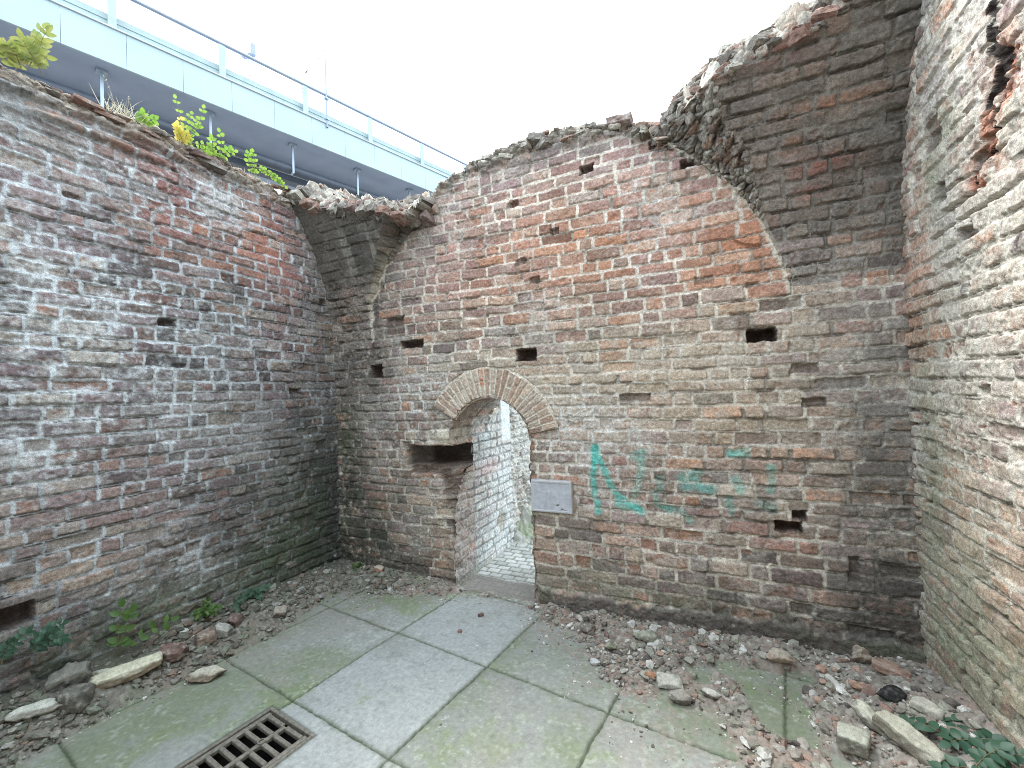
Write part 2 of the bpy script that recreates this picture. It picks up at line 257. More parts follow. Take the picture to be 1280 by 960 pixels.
def poly_dist(S, T, pts):
    d = np.full(S.shape, 9.)
    for (a, b), (c, e) in zip(pts[:-1], pts[1:]):
        vx, vy = c-a, e-b; L2 = vx*vx+vy*vy
        u = np.clip(((S-a)*vx+(T-b)*vy)/L2, 0, 1)
        d = np.minimum(d, np.hypot(S-(a+u*vx), T-(b+u*vy)))
    return d
def axis(segs):                              # [(x0, x1, step), ...] -> samples
    out = []
    for a, b, st in segs:
        out.append(np.linspace(a, b, max(2, int(round((b-a)/st))+1))[:-1])
    out.append(np.array([segs[-1][1]])); return np.concatenate(out)
def worley(x, y, seed=0):                    # F1, F2-F1, cell id
    xi = np.floor(x).astype(np.int32); yi = np.floor(y).astype(np.int32)
    f1 = np.full(x.shape, 9.); f2 = f1.copy(); cid = np.zeros(x.shape, np.int64)
    TA = _tab(seed); TB = _tab(seed+1)
    for dx in (-1, 0, 1):
        for dy in (-1, 0, 1):
            cx = xi+dx; cy = yi+dy
            px = cx + TA[cx & 255, cy & 255]; py = cy + TB[cx & 255, cy & 255]
            d = np.hypot(px-x, py-y); k = (cx & 255)*256 + (cy & 255)
            closer = d < f1
            f2 = np.where(closer, f1, np.minimum(f2, d)); cid = np.where(closer, k, cid); f1 = np.where(closer, d, f1)
    return f1, f2-f1, cid
def chunks(S, T, seed, sc, amp, warp=.3):    # field of broken pieces
    x = S*sc + warp*fbm(S*sc*.9, T*sc*.9, seed+3, 3); y = T*sc*1.5 + warp*fbm(S*sc*.9+5, T*sc*.9, seed+6, 3)
    f1, e, k = worley(x, y, seed)
    body = sstep(.02, .28, e)
    r1, r2, r3 = hrand(k, 41), hrand(k, 42), hrand(k, 43)
    tilt = (x-np.floor(x)-.5)*(r2-.5)*.9 + (y-np.floor(y)-.5)*(r3-.5)*.9
    h = amp*(body*(.35+.9*r1) + tilt*body*.6)
    return h, body, k
RPAL = np.array([(.33,.29,.25),(.48,.455,.40),(.27,.16,.125),(.38,.34,.29),(.22,.19,.165),(.40,.27,.20),(.55,.53,.47),(.15,.135,.12)])
def rubble(S, T, seed):                      # lumpy broken masonry height and colour
    h1, b1, k1 = chunks(S, T, seed+30, 13, .030); h2, b2, k2 = chunks(S, T, seed+40, 34, .011)
    f = fbm(S*70, T*70, seed+9, 3)
    h = .022*fbm(S*7, T*7, seed, 3) + h1 + h2*(1-.5*b1) + .0045*f - .018
    C = RPAL[np.floor(hrand(k1, 44)*7.99).astype(int)]*.65 + RPAL[np.floor(hrand(k2, 45)*7.99).astype(int)]*.35
    C = C*(1+.28*fbm(S*38, T*38, seed+12, 3))[..., None]
    C = mixc(C, (.40,.38,.335), (1-b1)*.5)
    C = mixc(C, (.085,.078,.068), (1-b2)*.45*(1-b1) + sstep(.2, .7, -fbm(S*15, T*15, seed+18, 3))*.45)
    C = mixc(C, (.55,.53,.47), sstep(.15, .7, fbm(S*17, T*17, seed+22, 3))*.45)
    return h, C

# wall crest heights
def crest_noise(s, seed):
    q = np.floor(s/.11); return .022*(hrand((q+500).astype(int), seed)-.5) + .03*fbm(s*7, s*0, seed, 3)
def wrap(T, H, thick):                       # distance behind the face, height
    d = T-H
    back = np.clip(d, 0, thick); z = np.where(d <= 0, T, np.where(d < thick, H + .35*np.clip(d, 0, .25), H+.0875-(d-thick)))
    return back, z

# ------------------------------------------------------------------ BACK WALL
# doorway in the back wall: x -0.66..0, arch centre (-0.33, 1.13) r 0.33
DX0, DX1, DCX, DCZ, DR = -.66, 0., -.33, 1.13, .33
def notch(z):       # depth of the broken left jamb at the corner, stepped by courses
    st = np.floor(np.asarray(z)/.0745).astype(int)
    r = hrand(st+70, 9)
    base = np.interp(z, [0, .55, .60, .68, .76, .83, .885, .90, 1.085, 1.10], [.004, .010, .02, .06, .09, .14, .19, .335, .335, 0.])
    return base + np.where((z > .40) & (z < .89), .055*(r-.35).clip(0), 0)
PROFR = (1.95, 2.2); PROFL = (1.85, 2.1)
def arcR(z): return np.interp(z, [1.95,2.1,2.42,2.6,2.74,2.91,3.03,3.13,3.3], [1.60,1.575,1.47,1.37,1.27,1.08,.95,.84,.70])
def arcL(z): return np.interp(z, [1.85,2.1,2.28,2.45,2.6,2.8,2.99,3.1,3.3], [-1.40,-1.41,-1.40,-1.31,-1.20,-1.02,-.82,-.68,-.45])

def build_back():
    root = empty('brick_wall', (0, 0, 0))
    tag(root, 'back brick wall with the low arched doorway and faded green graffiti', 'wall')
    xs = axis([(-1.9, 2.12, .0052)])
    ts = axis([(-.06, 3.5, .0052), (3.5, 5.3, .02), (5.3, 7.35, .012)])
    S, T = np.meshgrid(xs, ts)
    H = np.interp(S, [-1.9,-1.0,-.85,-.62,-.38,0,.31,.6,.79,.86,1.2,2.1], [3.12,3.10,3.08,3.14,3.22,3.245,3.25,3.21,3.15,3.14,3.22,3.3]) + crest_noise(S, 3)
    h, C, bm, X = masonry(S, T, 101, [2.4,3,2.0,1.6,2.4,1.6,1.1,1.2,2], CB, HB, wash=.12, bval=1.0, mort=(.74,.68,.585), mdepth=.006, flush=.25, grout_dark=.0, crv=.55)
    # broken crest
    hr, Cr = rubble(S, T, 300)
    m = sstep(-.10, -.03, T-H + .05*X['mid'])
    h = h*(1-m) + (hr*1.5+.006)*m; C = C*(1-m[..., None]) + Cr*m[..., None]
    C = mixc(C, (.24,.22,.19), m*.35)
    # smooth render skirt at the foot, right of the door
    sk = sstep(.012, -.008, T-(.125+.02*fbm(S*4, S*0, 310, 2)+.015*fbm(S*19, T*9, 312, 2)+.02*sstep(.9,1.6,S)))*sstep(.0, .06, S)
    h = h*(1-sk) + sk*(.026+.004*X['fine']+.007*X['mid']); C = mixc(C, (.135,.12,.11), sk*np.clip(.85+.25*X['hf'], 0, .95)); C = mixc(C, (.15,.17,.10), sk*sstep(.0,.6,X['lf'])*.4)
    sk2 = sstep(.10, .05, T)*sstep(.05,-.1,S); C = mixc(C, (.14,.13,.11), sk2*.6)
    # diagonal patched skirting smear
    # arch ring seat
    r = np.hypot(S-DCX, T-DCZ)
    seat = sstep(.556, .548, r)*(T > DCZ-.02)
    h = h - .022*seat
    # lump of lime mortar on the left springing
    lump = np.exp(-(((S+.74)/.085)**2+((T-1.155)/.055)**2)**2)
    h = h + lump*(.028+.008*X['mid']); C = mixc(C, (.60,.555,.44), np.clip(lump*(.8+.3*X['hf']), 0, .95))
    # beam pocket and broken jamb beside the door
    sl = sstep(-1.10, -1.085, S+.006*X['chip'])
    pk = sl*sstep(.925, .935, T+.004*X['chip'])*sstep(1.095, 1.085, T+.006*X['chip'])*(S < -.5)
    depth_pk = .27+.065*sstep(-.95, -.68, S)
    led = sl*sstep(.86, .875, T+.006*X['mid'])*(T < .94)*(S < -.5)*sstep(-1.07, -1.03, S)
    jam = notch(T)*sstep(-.80, -.665, S+.02*X['mid'])*(S < -.5)*(T < .94)
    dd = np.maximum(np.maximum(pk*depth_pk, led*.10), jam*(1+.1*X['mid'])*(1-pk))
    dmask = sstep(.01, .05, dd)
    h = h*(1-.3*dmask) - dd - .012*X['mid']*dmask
    C = mixc(C, (.12,.09,.075), dmask*np.clip(.8+.3*X['hf'], 0, .95)); C = mixc(C, (.045,.04,.038), pk*.8)  # shade of the pocket painted into its inside
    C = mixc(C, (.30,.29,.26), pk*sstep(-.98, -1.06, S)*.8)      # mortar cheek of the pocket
    C = mixc(C, (.55,.5,.44), np.exp(-(((S+.83)/.14)**2+((T-.70)/.03)**2))*.6)
    # lunette lines
    d = np.minimum(np.abs(S-arcR(T)), np.abs(S-arcL(T)))
    lip = sstep(.021, .007, d+.005*X['hf'])*(T > 1.95)*(T < 3.15)
    h = h + .006*lip; C = mixc(C, (.60,.565,.48), lip*.75)
    # faded shadow of lime on the left strip beside the lunette
    # hidden zones behind the vault springers
    hid = ((S > arcR(T)+.012) & (T > 2.02)) | ((S < arcL(T)-.012) & (T > 1.92))
    hid &= T < H+.3
    h = np.where(hid, -.07, h)
    # graffiti
    for pts, w, st in GR:
        dg = poly_dist(S + .004*X['mid'], T + .004*X['chip'], pts)
        m = sstep(w*1.6, w*.4, dg+.006*X['chip'])*st*.92*np.clip(.85+.35*X['hf']+.35*(bm-.6), .1, 1.05)
        C = mixc(C, (.13,.50,.44), np.clip(m*(.7+.5*hrand((np.floor(S/.11)*97+np.floor(T/.075)+900).astype(int), 3)), 0, .88))
    back, z = wrap(T, H, .58)
    capn = sstep(0, .03, T-H)
    P = np.stack([S, -h*(1-capn)+back*1., z + h*capn], -1)
    inside = ((S > DX0+.002) & (S < DX1-.002) & (T < DCZ)) | ((T >= DCZ) & (r < DR-.001))
    inside &= T < 2
    rz = np.hypot(S-DCX, z-DCZ)
    inside |= (T > 5) & (S > DX0-.03) & (S < DX1+.03) & ((z < DCZ) | (rz < DR+.03))
    # snap vertices next to the opening to its outline
    grid_obj('wall_face', P, C, M_MAS, keep=quadmask(~inside), parent=root)
    # lining: left jamb, soffit, right jamb
    LS = DCZ; LA = math.pi*DR; tot = LS*2+LA
    ps = axis([(-.03, tot+.03, .0065)]); ys = axis([(-.012, .60, .0065)])
    Y, Pp = np.meshgrid(ys, ps)
    h, C, bm, X = masonry(Y, Pp, 131, [1,2.5,1.5,1.5,2,2,.6,1.2,1.5], (), (), wash=.15, mdepth=.006)
    ang = np.clip((Pp-LS)/DR, 0, math.pi)
    left = Pp < LS; right = Pp > LS+LA
    # whitewash on the left jamb behind the front course
    ww = sstep(.31, .335, Y+.004*X['chip'])*sstep(1.42, 1.12, Pp+.10*X['lf']-.30*sstep(.5,1.0,Y))
    wwc = np.clip(.66+.40*X['hf']+.35*X['lf'], .1, 1)
    C = mixc(C, (.70,.73,.72), ww*wwc*(.45+.55*bm)); 
    C = mixc(C, (.30,.32,.32), ww*(1-X['cm'])*.7)
    C = mixc(C, (.60,.55,.53), sstep(.33,.30,Y)*sstep(.85,.65,Pp+.1*X['lf'])*sstep(.01,.05,Y)*(.4+.5*X['hf'])*.95)
    C = mixc(C, (.55,.36,.35), ww*np.exp(-(((Y-.62)/.25)**2+((Pp-.83)/.07)**2))*.6)
    C = mixc(C, (.50,.47,.40), np.exp(-(((Y-.16)/.15)**2+((Pp-1.17)/.07)**2)**2)*.85)
    C = mixc(C, (.27,.19,.14), sstep(.33,.30,Y)*(Pp > 1.22)*(Pp < LS+LA/2)*.5)
    pl = sstep(.80,.84,Y)*sstep(1.0,1.04,Pp)*sstep(1.28,1.24,Pp); C = mixc(C, (.74,.78,.78), pl*.9); h = h*(1-pl*.8)
    hole = np.exp(-(((Y-.82)/.07)**2+((Pp-.28)/.10)**2)**2); h = h-.02*hole; C = mixc(C, (.40,.36,.29), hole*.8)
    C = mixc(C, (.30,.32,.27), sstep(.10,.02,Pp+.03*X['mid'])*.6)
    bulge = h
    px = np.where(left, DX0+bulge, np.where(right, DX1-bulge, DCX-(DR-bulge)*np.cos(ang)))
    pz = np.where(left, Pp, np.where(right, LS-(Pp-LS-LA), DCZ+(DR-bulge)*np.sin(ang)))
    P = np.stack([px, Y, pz], -1)
    nd = notch(Pp)*left
    keep = ~((Y < nd-.012) & left)
    grid_obj('passage_lining', P, C, M_MAS, keep=quadmask(keep), parent=root, flip=True)
    # arch ring of radial bricks
    th0, th1 = math.radians(11), math.radians(150)
    th = axis([(th0, th1, .006)]); rr = axis([(.322, .557, .005)])
    TH, RR = np.meshgrid(th, rr)
    n = 24; q = (TH-th0)/(th1-th0)*n + .10*(vn(TH*9, RR*5, 7)-.5)
    vid = np.floor(q).astype(int); fq = np.abs(q-vid-.5)
    split = np.where(hrand(vid, 4) > .45, .33+.112+.02*(hrand(vid, 5)-.5), 9.)
    vid2 = vid*2 + (RR > split)
    wq = RR*(th1-th0)/n
    e = (.5-fq)*wq - .0042; e = np.minimum(e, np.abs(RR-split)-.004); outer = .553+.006*fbm(TH*14, RR*3, 5, 2)-.022*hrand(vid, 8); e = np.minimum(e, outer-RR)
    e = np.minimum(e, RR-(.322+.012*hrand(vid, 9)))
    a_, b_ = RR*np.cos(TH), RR*np.sin(TH)
    e = e + .0022*fbm(a_*34, b_*34, 41, 3); bmk = sstep(-.001, .005, e)
    fine = fbm(a_*50, b_*50, 43, 4, .6)
    hh = bmk*(.004+.005*(hrand(vid2, 2)-.5)+.004*fine) + (1-bmk)*(-.004+.003*fine) + .003*fbm(a_*14, b_*14, 46, 3)
    hh = hh - .03*sstep(.334, .322, RR)*hrand(vid, 9)
    cc = np.array([(.50,.39,.31),(.54,.43,.34),(.47,.37,.31),(.58,.49,.40),(.47,.33,.255)])[np.floor(hrand(vid2, 3)*4.99).astype(int)]*(.72+.34*hrand(vid2, 6))[..., None]
    C = cc*bmk[..., None] + np.array((.66,.61,.52))*(1-bmk)[..., None]
    C = mixc(C, (.52,.20,.10), ((vid == int(n*(math.radians(93)-th0)/(th1-th0))) & (RR > .42))*bmk*.85)
    C = mixc(C, (.60,.55,.47), sstep(-.1, .8, fbm(a_*16, b_*16, 48, 4, .65))*.65)
    P = np.stack([DCX+a_, -hh, DCZ+b_], -1)
    grid_obj('door_arch', P, C, M_MAS, parent=root, flip=True)
    return root

def build_left():
    ss = axis([(-.05, 2.25, .0062), (2.25, 4.6, .03)])
    ts = axis([(-.02, 3.45, .0058), (3.45, 3.95, .02), (3.95, 7., .4)])
    S, T = np.meshgrid(ss, ts)
    H = 3.15 + crest_noise(S, 5) - .03*sstep(.9, .2, S)
    h, C, bm, X = masonry(S, T, 202, [1.6,.7,3.2,1.8,.7,2,2.2,.25,2.6], CL, HL, wash=.06, bval=.76, mort=(.68,.70,.70), mdepth=.007, flush=.3, grout_dark=.5)
    C = C*np.array((.93,1.0,1.07)); wz = sstep(.1, .8, X['lf']*.7+X['hf']*.6+.25*np.exp(-((T-1.7)/.8)**2)); C = mixc(C, (.66,.71,.73), wz*sstep(.5,1.3,S)*(.12+.55*(1-X['cm'])+.3*sstep(.3,.8,X['hf'])))
    hr, Cr = rubble(S, T, 400)
    strat = .035*np.sin(T*62+3*fbm(S*3, T*2, 410, 2))*sstep(-.24, -.12, T-H)*sstep(.8,1.2,S)
    h = h + np.clip(strat, -.01, .03)
    m = sstep(-.10, -.02, T-H + .04*X['mid'])
    h = h*(1-m) + (hr+.008)*m; C = C*(1-m[..., None]) + Cr*m[..., None]
    C = mixc(C, (.22,.17,.13), m*.45)
    ear = sstep(.02, .14, T-H); C = mixc(C, (.12,.10,.075), ear*.7)
    back, z = wrap(T, H, .6); capn = sstep(0, .03, T-H)
    P = np.stack([XL + h*(1-capn) - back, -S, z + h*capn], -1)
    o = grid_obj('brick_wall', P, C, M_MAS)
    tag(o, 'long left brick wall with white lime blooms and plants growing along its crest', 'wall')
def build_right():
    ss = axis([(-.05, 1.5, .0042), (1.5, 4.2, .03)])
    ts = axis([(-.02, 3.5, .0046), (3.5, 4.0, .01), (4.0, 4.6, .03), (4.6, 8.4, .4)])
    S, T = np.meshgrid(ss, ts)
    H = 3.95 + crest_noise(S, 6)
    h, C, bm, X = masonry(S, T, 303, [1.2,3,1.6,1,3.4,2.4,.5,1.1,2], CR, HR, wash=.42, mort=(.66,.64,.56), mdepth=.0075, rough=.75, bval=1.05, grout_dark=.4)
    raw = sum(blobf(S, T, b, 0)*b[4] for b in CR if b[5] == 'rawred')
    rm = sstep(.45, .8, raw + .5*X['mid'] + .25*X['hf'])
    hc, bc, kc = chunks(S, T, 520, 22, .020)
    h = h - rm*(.016+.004*X['mid']+.003*X['fine']-hc*.6)
    C = mixc(C, (.42,.17,.105), rm*np.clip(.75+.5*X['hf'], 0, 1)); C = mixc(C, (.16,.085,.065), rm*np.clip(sstep(.1,.7,-X['mid'])*.5+(1-bc)*.6, 0, 1)); C = mixc(C, (.55,.34,.25), rm*bc*(hrand(kc, 3) > .7)*.6)
    for pts, w in ((CRK, .021), (CRK2, .011)):
        d = poly_dist(S+.012*X['chip'], T+.012*X['mid'], pts)
        d = d+.005*X['fine']+.005*X['hf']
        h = h - .018*sstep(w, w*.6, d); C = mixc(C, (.035,.028,.025), sstep(w*1.12, w*.98, d)*.97)
    hr, Cr = rubble(S, T, 500); m = sstep(-.07, 0, T-H)
    h = h*(1-m)+hr*m; C = C*(1-m[..., None]) + Cr*m[..., None]
    back, z = wrap(T, H, .6); capn = sstep(0, .03, T-H)
    P = np.stack([XR - h*(1-capn) + back, -S, z + h*capn], -1)
    o = grid_obj('brick_wall', P, C, M_MAS, flip=True)
    tag(o, 'pale lime-streaked right brick wall split by a deep crack near the top', 'wall')

def springer(side):
    if side > 0:
        z0, R = PROFR; arc = arcR; xe = XR+.03
        nx, nt = 190, 330
    else:
        z0, R = PROFL; arc = arcL; xe = XL-.03
        nx, nt = 150, 300
    us = np.linspace(0, 1, nx); tmax = 3.9
    ts = axis([(z0, 3.55, .0055), (3.55, tmax, .012)])
    U, T = np.meshgrid(us, ts)
    if side > 0:
        xq0 = arc(np.minimum(T, 3.14)); S = xq0 + (xe-xq0)*U
        zt = np.interp(S, [.8,.9,1.0,1.18,1.34,1.58,1.75,1.9,2.1], [2.96,2.98,3.04,3.10,3.12,3.15,3.18,3.26,3.34])
        zt = zt + .02*fbm(S*8, S*0, 71, 3)
    else:
        xq0 = arc(np.minimum(T, 3.06)); S = xq0 + (xe-xq0)*U
        zt = np.interp(S, [-1.9,-1.84,-1.74,-1.6,-1.37,-1.1,-1.0,-.7], [3.17,3.15,3.05,2.98,2.95,2.89,2.86,2.86])
        q = (S+1.9)/.118 + .25*fbm(S*4, S*0, 73, 2); ti = np.floor(q).astype(int); q = q-ti
        zt = zt + .065*(hrand(ti+30, 12)-.5) + .045*(q-.5) + .012*fbm(S*14, S*0, 72, 2)
    h, C, bm, X = masonry(S, T, 101, [1.6,1.2,2.4,2.2,1.2,3,2.4,.9,1.6], (), (), wash=-.1, mort=(.40,.37,.32), mdepth=.009, rough=1.4)
    # arc length to profile
    def prof(t):
        a = np.clip((t-z0)/R, 0, 1.2); return R*(1-np.cos(a)), z0+R*np.sin(a)
    at = np.where(zt > z0, z0 + R*np.arcsin(np.clip((zt-z0)/R, 0, .99)), 0)   # T at which crest is reached
    g, z = prof(np.minimum(T, at))
    dist = np.abs(S-arc(np.minimum(z, 3.14)))
    bw = .014 + (.34 if side > 0 else .10)*np.clip((z-2.35)/.70, 0, 1.2)**1.6
    w = sstep(0, 1, dist/bw); w = np.where(z < 2.15, 1, w)
    rub = 1-sstep(.75, 1.05, dist/bw + .25*X['mid']); rub = rub*sstep(2.3, 2.45, z)
    hr, Cr = rubble(S*1.0, T, 600)
    ridge = -.012 + .022*np.abs(fbm(S*26-T*8, T*5+S*3, 610, 3)) + .016*fbm(S*40, T*40, 615, 3)
    h2 = h*(1-rub) + (hr*1.3+ridge)*rub
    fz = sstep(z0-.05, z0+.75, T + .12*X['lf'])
    C = mixc(C, (.235,.208,.18), .25+.50*fz)  # underside shade painted in, deepening above the springing
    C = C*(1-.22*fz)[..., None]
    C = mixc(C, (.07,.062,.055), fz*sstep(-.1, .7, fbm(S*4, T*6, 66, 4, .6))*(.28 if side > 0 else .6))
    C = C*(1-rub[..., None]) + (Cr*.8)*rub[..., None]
    if side > 0:
        for b in [(1.75,2.62,.14,.05,.9,'red'),(1.8,2.9,.2,.035,.9,'orange'),(1.62,2.75,.05,.04,.8,'orange'),(1.7,2.5,.09,.03,.8,'red'),(1.5,3.25,.16,.10,.9,'red'),(1.95,2.8,.1,.3,.35,'dark'),(1.4,3.0,.15,.2,.35,'greydark'),(1.9,3.2,.2,.1,.3,'dark'),(2.05,2.6,.05,.7,.5,'dark')]:
            m = blobf(S, T, b, 0)*b[4]*(bm if b[5] in ('red','orange') else 1)*np.clip(.55+.4*X['hf'], 0, 1)
            C = mixc(C, np.array(KIND[b[5]])*.62, np.clip(m, 0, .9))
    else:
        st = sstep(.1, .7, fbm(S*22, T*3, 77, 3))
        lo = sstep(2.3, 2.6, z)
        C = mixc(C, (.085,.082,.072), np.clip(.62*lo+.35*sstep(-.2,.5,fbm(S*5,T*5,79,3)), 0, .9))  # painted shade of the left underside, stronger higher up
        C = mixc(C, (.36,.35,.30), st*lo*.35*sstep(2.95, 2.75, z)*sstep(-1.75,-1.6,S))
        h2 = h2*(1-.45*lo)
    lipm = sstep(.022, .006, dist + .003*X['hf'])*sstep(2.0, 2.1, z); C = mixc(C, (.50,.46,.38), lipm*.7)
    # beyond the crest: broken top sloping up and back
    d = np.clip(T-at, 0, 3)
    cap = sstep(0, .02, d)
    if side > 0: yb, zb = d*.75, np.interp(d, [0, .10, .3, 1], [0, .13, .24, .30])
    else: yb, zb = d*.85, np.interp(d, [0, .3, .45, 1], [0, .17, .20, .22])
    hr2, Cr2 = rubble(S*1.1+3, T*1.1, 640)
    if side < 0:
        Cr2 = mixc(Cr2, (.40,.385,.33), np.full(S.shape, .15))
    else:
        Cr2 = mixc(Cr2, (.27,.27,.23), np.full(S.shape, .35))
    C = C*(1-cap[..., None]) + Cr2*cap[..., None]
    ang = (g > 0)*np.clip((np.minimum(T, at)-z0)/R, 0, 1)
    hh = h2*(1-cap)
    y = -(g*w) - hh*np.cos(ang) + yb - .0*cap
    y = np.where(z < z0+.25, y + .003*sstep(z0+.25, z0+.0, z), y)
    zz = z - hh*np.sin(ang)*-1*(-1) + zb + cap*(hr2*(2.0 if side < 0 else 1.6)) - .012*cap
    # first column tucked into the wall face
    y = np.where((U < .004) & (T > z0+.1), np.maximum(y, .03), y)
    P = np.stack([S, y, zz], -1)
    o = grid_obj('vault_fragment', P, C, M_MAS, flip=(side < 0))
    if side > 0: tag(o, 'large overhanging remnant of brick vault in the upper right corner', 'vault')
    else: tag(o, 'small dark broken vault springing with toothed edge in the left corner', 'vault')

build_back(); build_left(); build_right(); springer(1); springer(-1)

def piece(rs, size, kind):
    V, F = (ICO2 if kind == 'rock' else CUB5); V = V.copy()
    for i in range(7 if kind == 'rock' else 4):
        n = rs.randn(3); n /= np.linalg.norm(n); d = (.5+.3*rs.rand()) if kind == 'rock' else (.95+.35*rs.rand())
        k = V@n - d; V = V - np.clip(k, 0, None)[:, None]*n
    W = V*np.array(size)/2
    nm = V/np.maximum(np.linalg.norm(V, axis=1), .01)[:, None]
    W = W + nm*(fbm(W[:, 0]*60+rs.rand()*50, W[:, 1]*60+W[:, 2]*60, 33, 3)*.005)[:, None]
    return W, F
def crest(name, parent, items, seed, tint=1.):
    rs = np.random.RandomState(seed); Vs, Fs, Cs, n = [], [], [], 0
    for (p, size, rot, kind, c) in items:
        W, F = piece(rs, size, kind)
        Rm = np.array(Matrix.Rotation(rot[2], 3, 'Z') @ Matrix.Rotation(rot[1], 3, 'Y') @ Matrix.Rotation(rot[0], 3, 'X'))
        c = np.array(c if c is not None else RPAL[rs.randint(8)])*tint
        q = W*45
        C = np.tile(c, (len(W), 1))*(1+.3*fbm(q[:, 0]+n, q[:, 1]+q[:, 2], 35, 3))[:, None]
        C = mixc(C, np.array((.50,.475,.42))*tint, sstep(.1, .7, fbm(q[:, 0]*.8+n, q[:, 1]*.8+q[:, 2]*.8+4, 36, 3))*.6)
        Vs.append(W@Rm.T + np.array(p)); Fs.append(F+n); Cs.append(C); n += len(W)
    o = link(name, np_mesh(name, np.concatenate(Vs), np.concatenate(Fs), np.concatenate(Cs), smooth=False), M_MAS, parent)
    tag(o, kind='stuff'); return o
_b = bmesh.new(); bmesh.ops.create_icosphere(_b, subdivisions=3, radius=1.); ICO2 = (np.array([v.co[:] for v in _b.verts]), np.array([[v.index for v in f.verts] for f in _b.faces])); _b.free()
_b = bmesh.new(); bmesh.ops.create_cube(_b, size=2.); bmesh.ops.subdivide_edges(_b, edges=_b.edges[:], cuts=5, use_grid_fill=True); bmesh.ops.triangulate(_b, faces=_b.faces[:])
CUB5 = (np.array([v.co[:] for v in _b.verts]), np.array([[v.index for v in f.verts] for f in _b.faces])); _b.free()
walls = {o['label'][:4]: o for o in col.objects if o.parent is None and o.name.startswith(('brick_wall', 'vault'))}
def crests():
    rs = np.random.RandomState(21); U = rs.uniform
    BR = [(.30,.19,.155),(.36,.25,.20),(.23,.165,.15),(.28,.25,.22),(.42,.39,.34),(.20,.18,.16)]
    it = []
    for k in range(150):
        x = U(-1.0, .92); H = float(np.interp(x, [-1.0,-.85,-.62,-.38,0,.31,.6,.79,.86], [3.10,3.08,3.14,3.22,3.245,3.25,3.21,3.15,3.14]))
        s = U(.03, .10); it.append(((x, U(-.005, .26), H+U(-.05, .035)), (s*U(1, 1.9), s, s*U(.4, .7)), (U(-.3, .3), U(-.3, .3), U(-.8, .8)), 'rock' if rs.rand() < .5 else 'box', BR[rs.randint(6)]))
    crest('crest_rubble', walls['back'], it, 1)
    it = []
    for k in range(190):
        y = U(-2.4, -.3); s = U(.03, .085)
        it.append(((XL-U(-.012, .30), y, 3.15+U(-.07, .035)), (s, s*U(1.1, 2.4), s*U(.25, .5)), (U(-.2, .2), U(-.2, .2), U(-.35, .35)), 'rock' if rs.rand() < .45 else 'box', BR[rs.randint(6)]))
    crest('crest_rubble', walls['long'], it, 2, .9)
    it = []     # cap of the large vault remnant
    z0, R = PROFR
    for k in range(230):
        x = U(.88, 2.05); zt = float(np.interp(x, [.8,.9,1.0,1.18,1.34,1.58,1.75,1.9,2.1], [2.96,2.98,3.04,3.10,3.12,3.15,3.18,3.26,3.34]))
        bw = .30 if x < 1.3 else 0
        g = R-math.sqrt(R*R-(zt-z0)**2); w = min(1, max(.15, (x-.90)/.40)); d = U(-.01, .26)**1
        zz = zt+float(np.interp(max(d, 0), [0, .10, .3], [0, .12, .2]))
        s = U(.025, .085); it.append(((x, -g*w + d*.75+.015, zz+U(-.02, .022)), (s*U(1, 1.8), s*U(.8, 1.2), s*U(.35, .7)), (U(-.5, .5), U(-.4, .4), U(-1, 1)), 'rock' if rs.rand() < .6 else 'box', BR[rs.randint(6)]))
    for k in range(120):     # torn flank of the remnant
        z = U(2.45, 3.08); t = U(0, 1)**.8; a = float(arcR(z)); bw = .34*max(0, (z-2.35)/.70)**1.6; g = R-math.sqrt(R*R-(z-z0)**2)
        t2 = t*t*(3-2*t); s = U(.02, .065)*(.5+.5*min(1, bw/.15)); it.append(((a+bw*t, -g*t2+.004, z), (s, s*U(.8, 1.2), s*U(1, 2.2)), (U(-.6, .6), U(-.3, .5), U(-1, 1)), 'rock', (.20,.175,.15)))
    crest('broken_edge', walls['larg'], it, 3, .85)
    it = []     # toothed edge of the small springing
    z0, R = PROFL
    xs_ = np.arange(-1.80, -.74, .085)
    for i, x in enumerate(xs_):
        zt = float(np.interp(x, [-1.9,-1.84,-1.74,-1.6,-1.37,-1.1,-1.0,-.7], [3.17,3.15,3.05,2.98,2.95,2.89,2.86,2.86]))
        g = R-math.sqrt(R*R-(zt-z0)**2); ang = math.asin((zt-z0)/R)
        w = 1 if x < -1.05 else max(.3, 1-(x+1.05)/.35)
        for r in range(3):
            o = r*.075; it.append(((x+U(-.012, .012)+.02*(r % 2), -g*w+.035+o*.95+U(-.015, .01), zt+.012+o*.62+U(-.012, .012)), (.10, .13, .058), (-ang*.75+U(-.08, .08), U(-.10, .10), U(-.15, .15)), 'box', BR[rs.randint(6)]))
    for k in range(110):
        x = U(-1.82, -.68); zt = float(np.interp(x, [-1.9,-1.84,-1.74,-1.6,-1.37,-1.1,-1.0,-.7], [3.17,3.15,3.05,2.98,2.95,2.89,2.86,2.86])); g = R-math.sqrt(R*R-(zt-z0)**2)
        w = 1 if x < -1.05 else max(.2, 1-(x+1.05)/.4); d = U(.05, .40); s = U(.02, .07)
        it.append(((x, -g*w+d*.85, zt+float(np.interp(d, [0, .3, .45], [0, .17, .2]))+.02), (s*U(1, 1.8), s, s*U(.4, .8)), (U(-.5, .5), U(-.4, .4), U(-1, 1)), 'rock', BR[rs.randint(6)]))
    crest('broken_edge', walls['smal'], it, 4, .8)
crests()
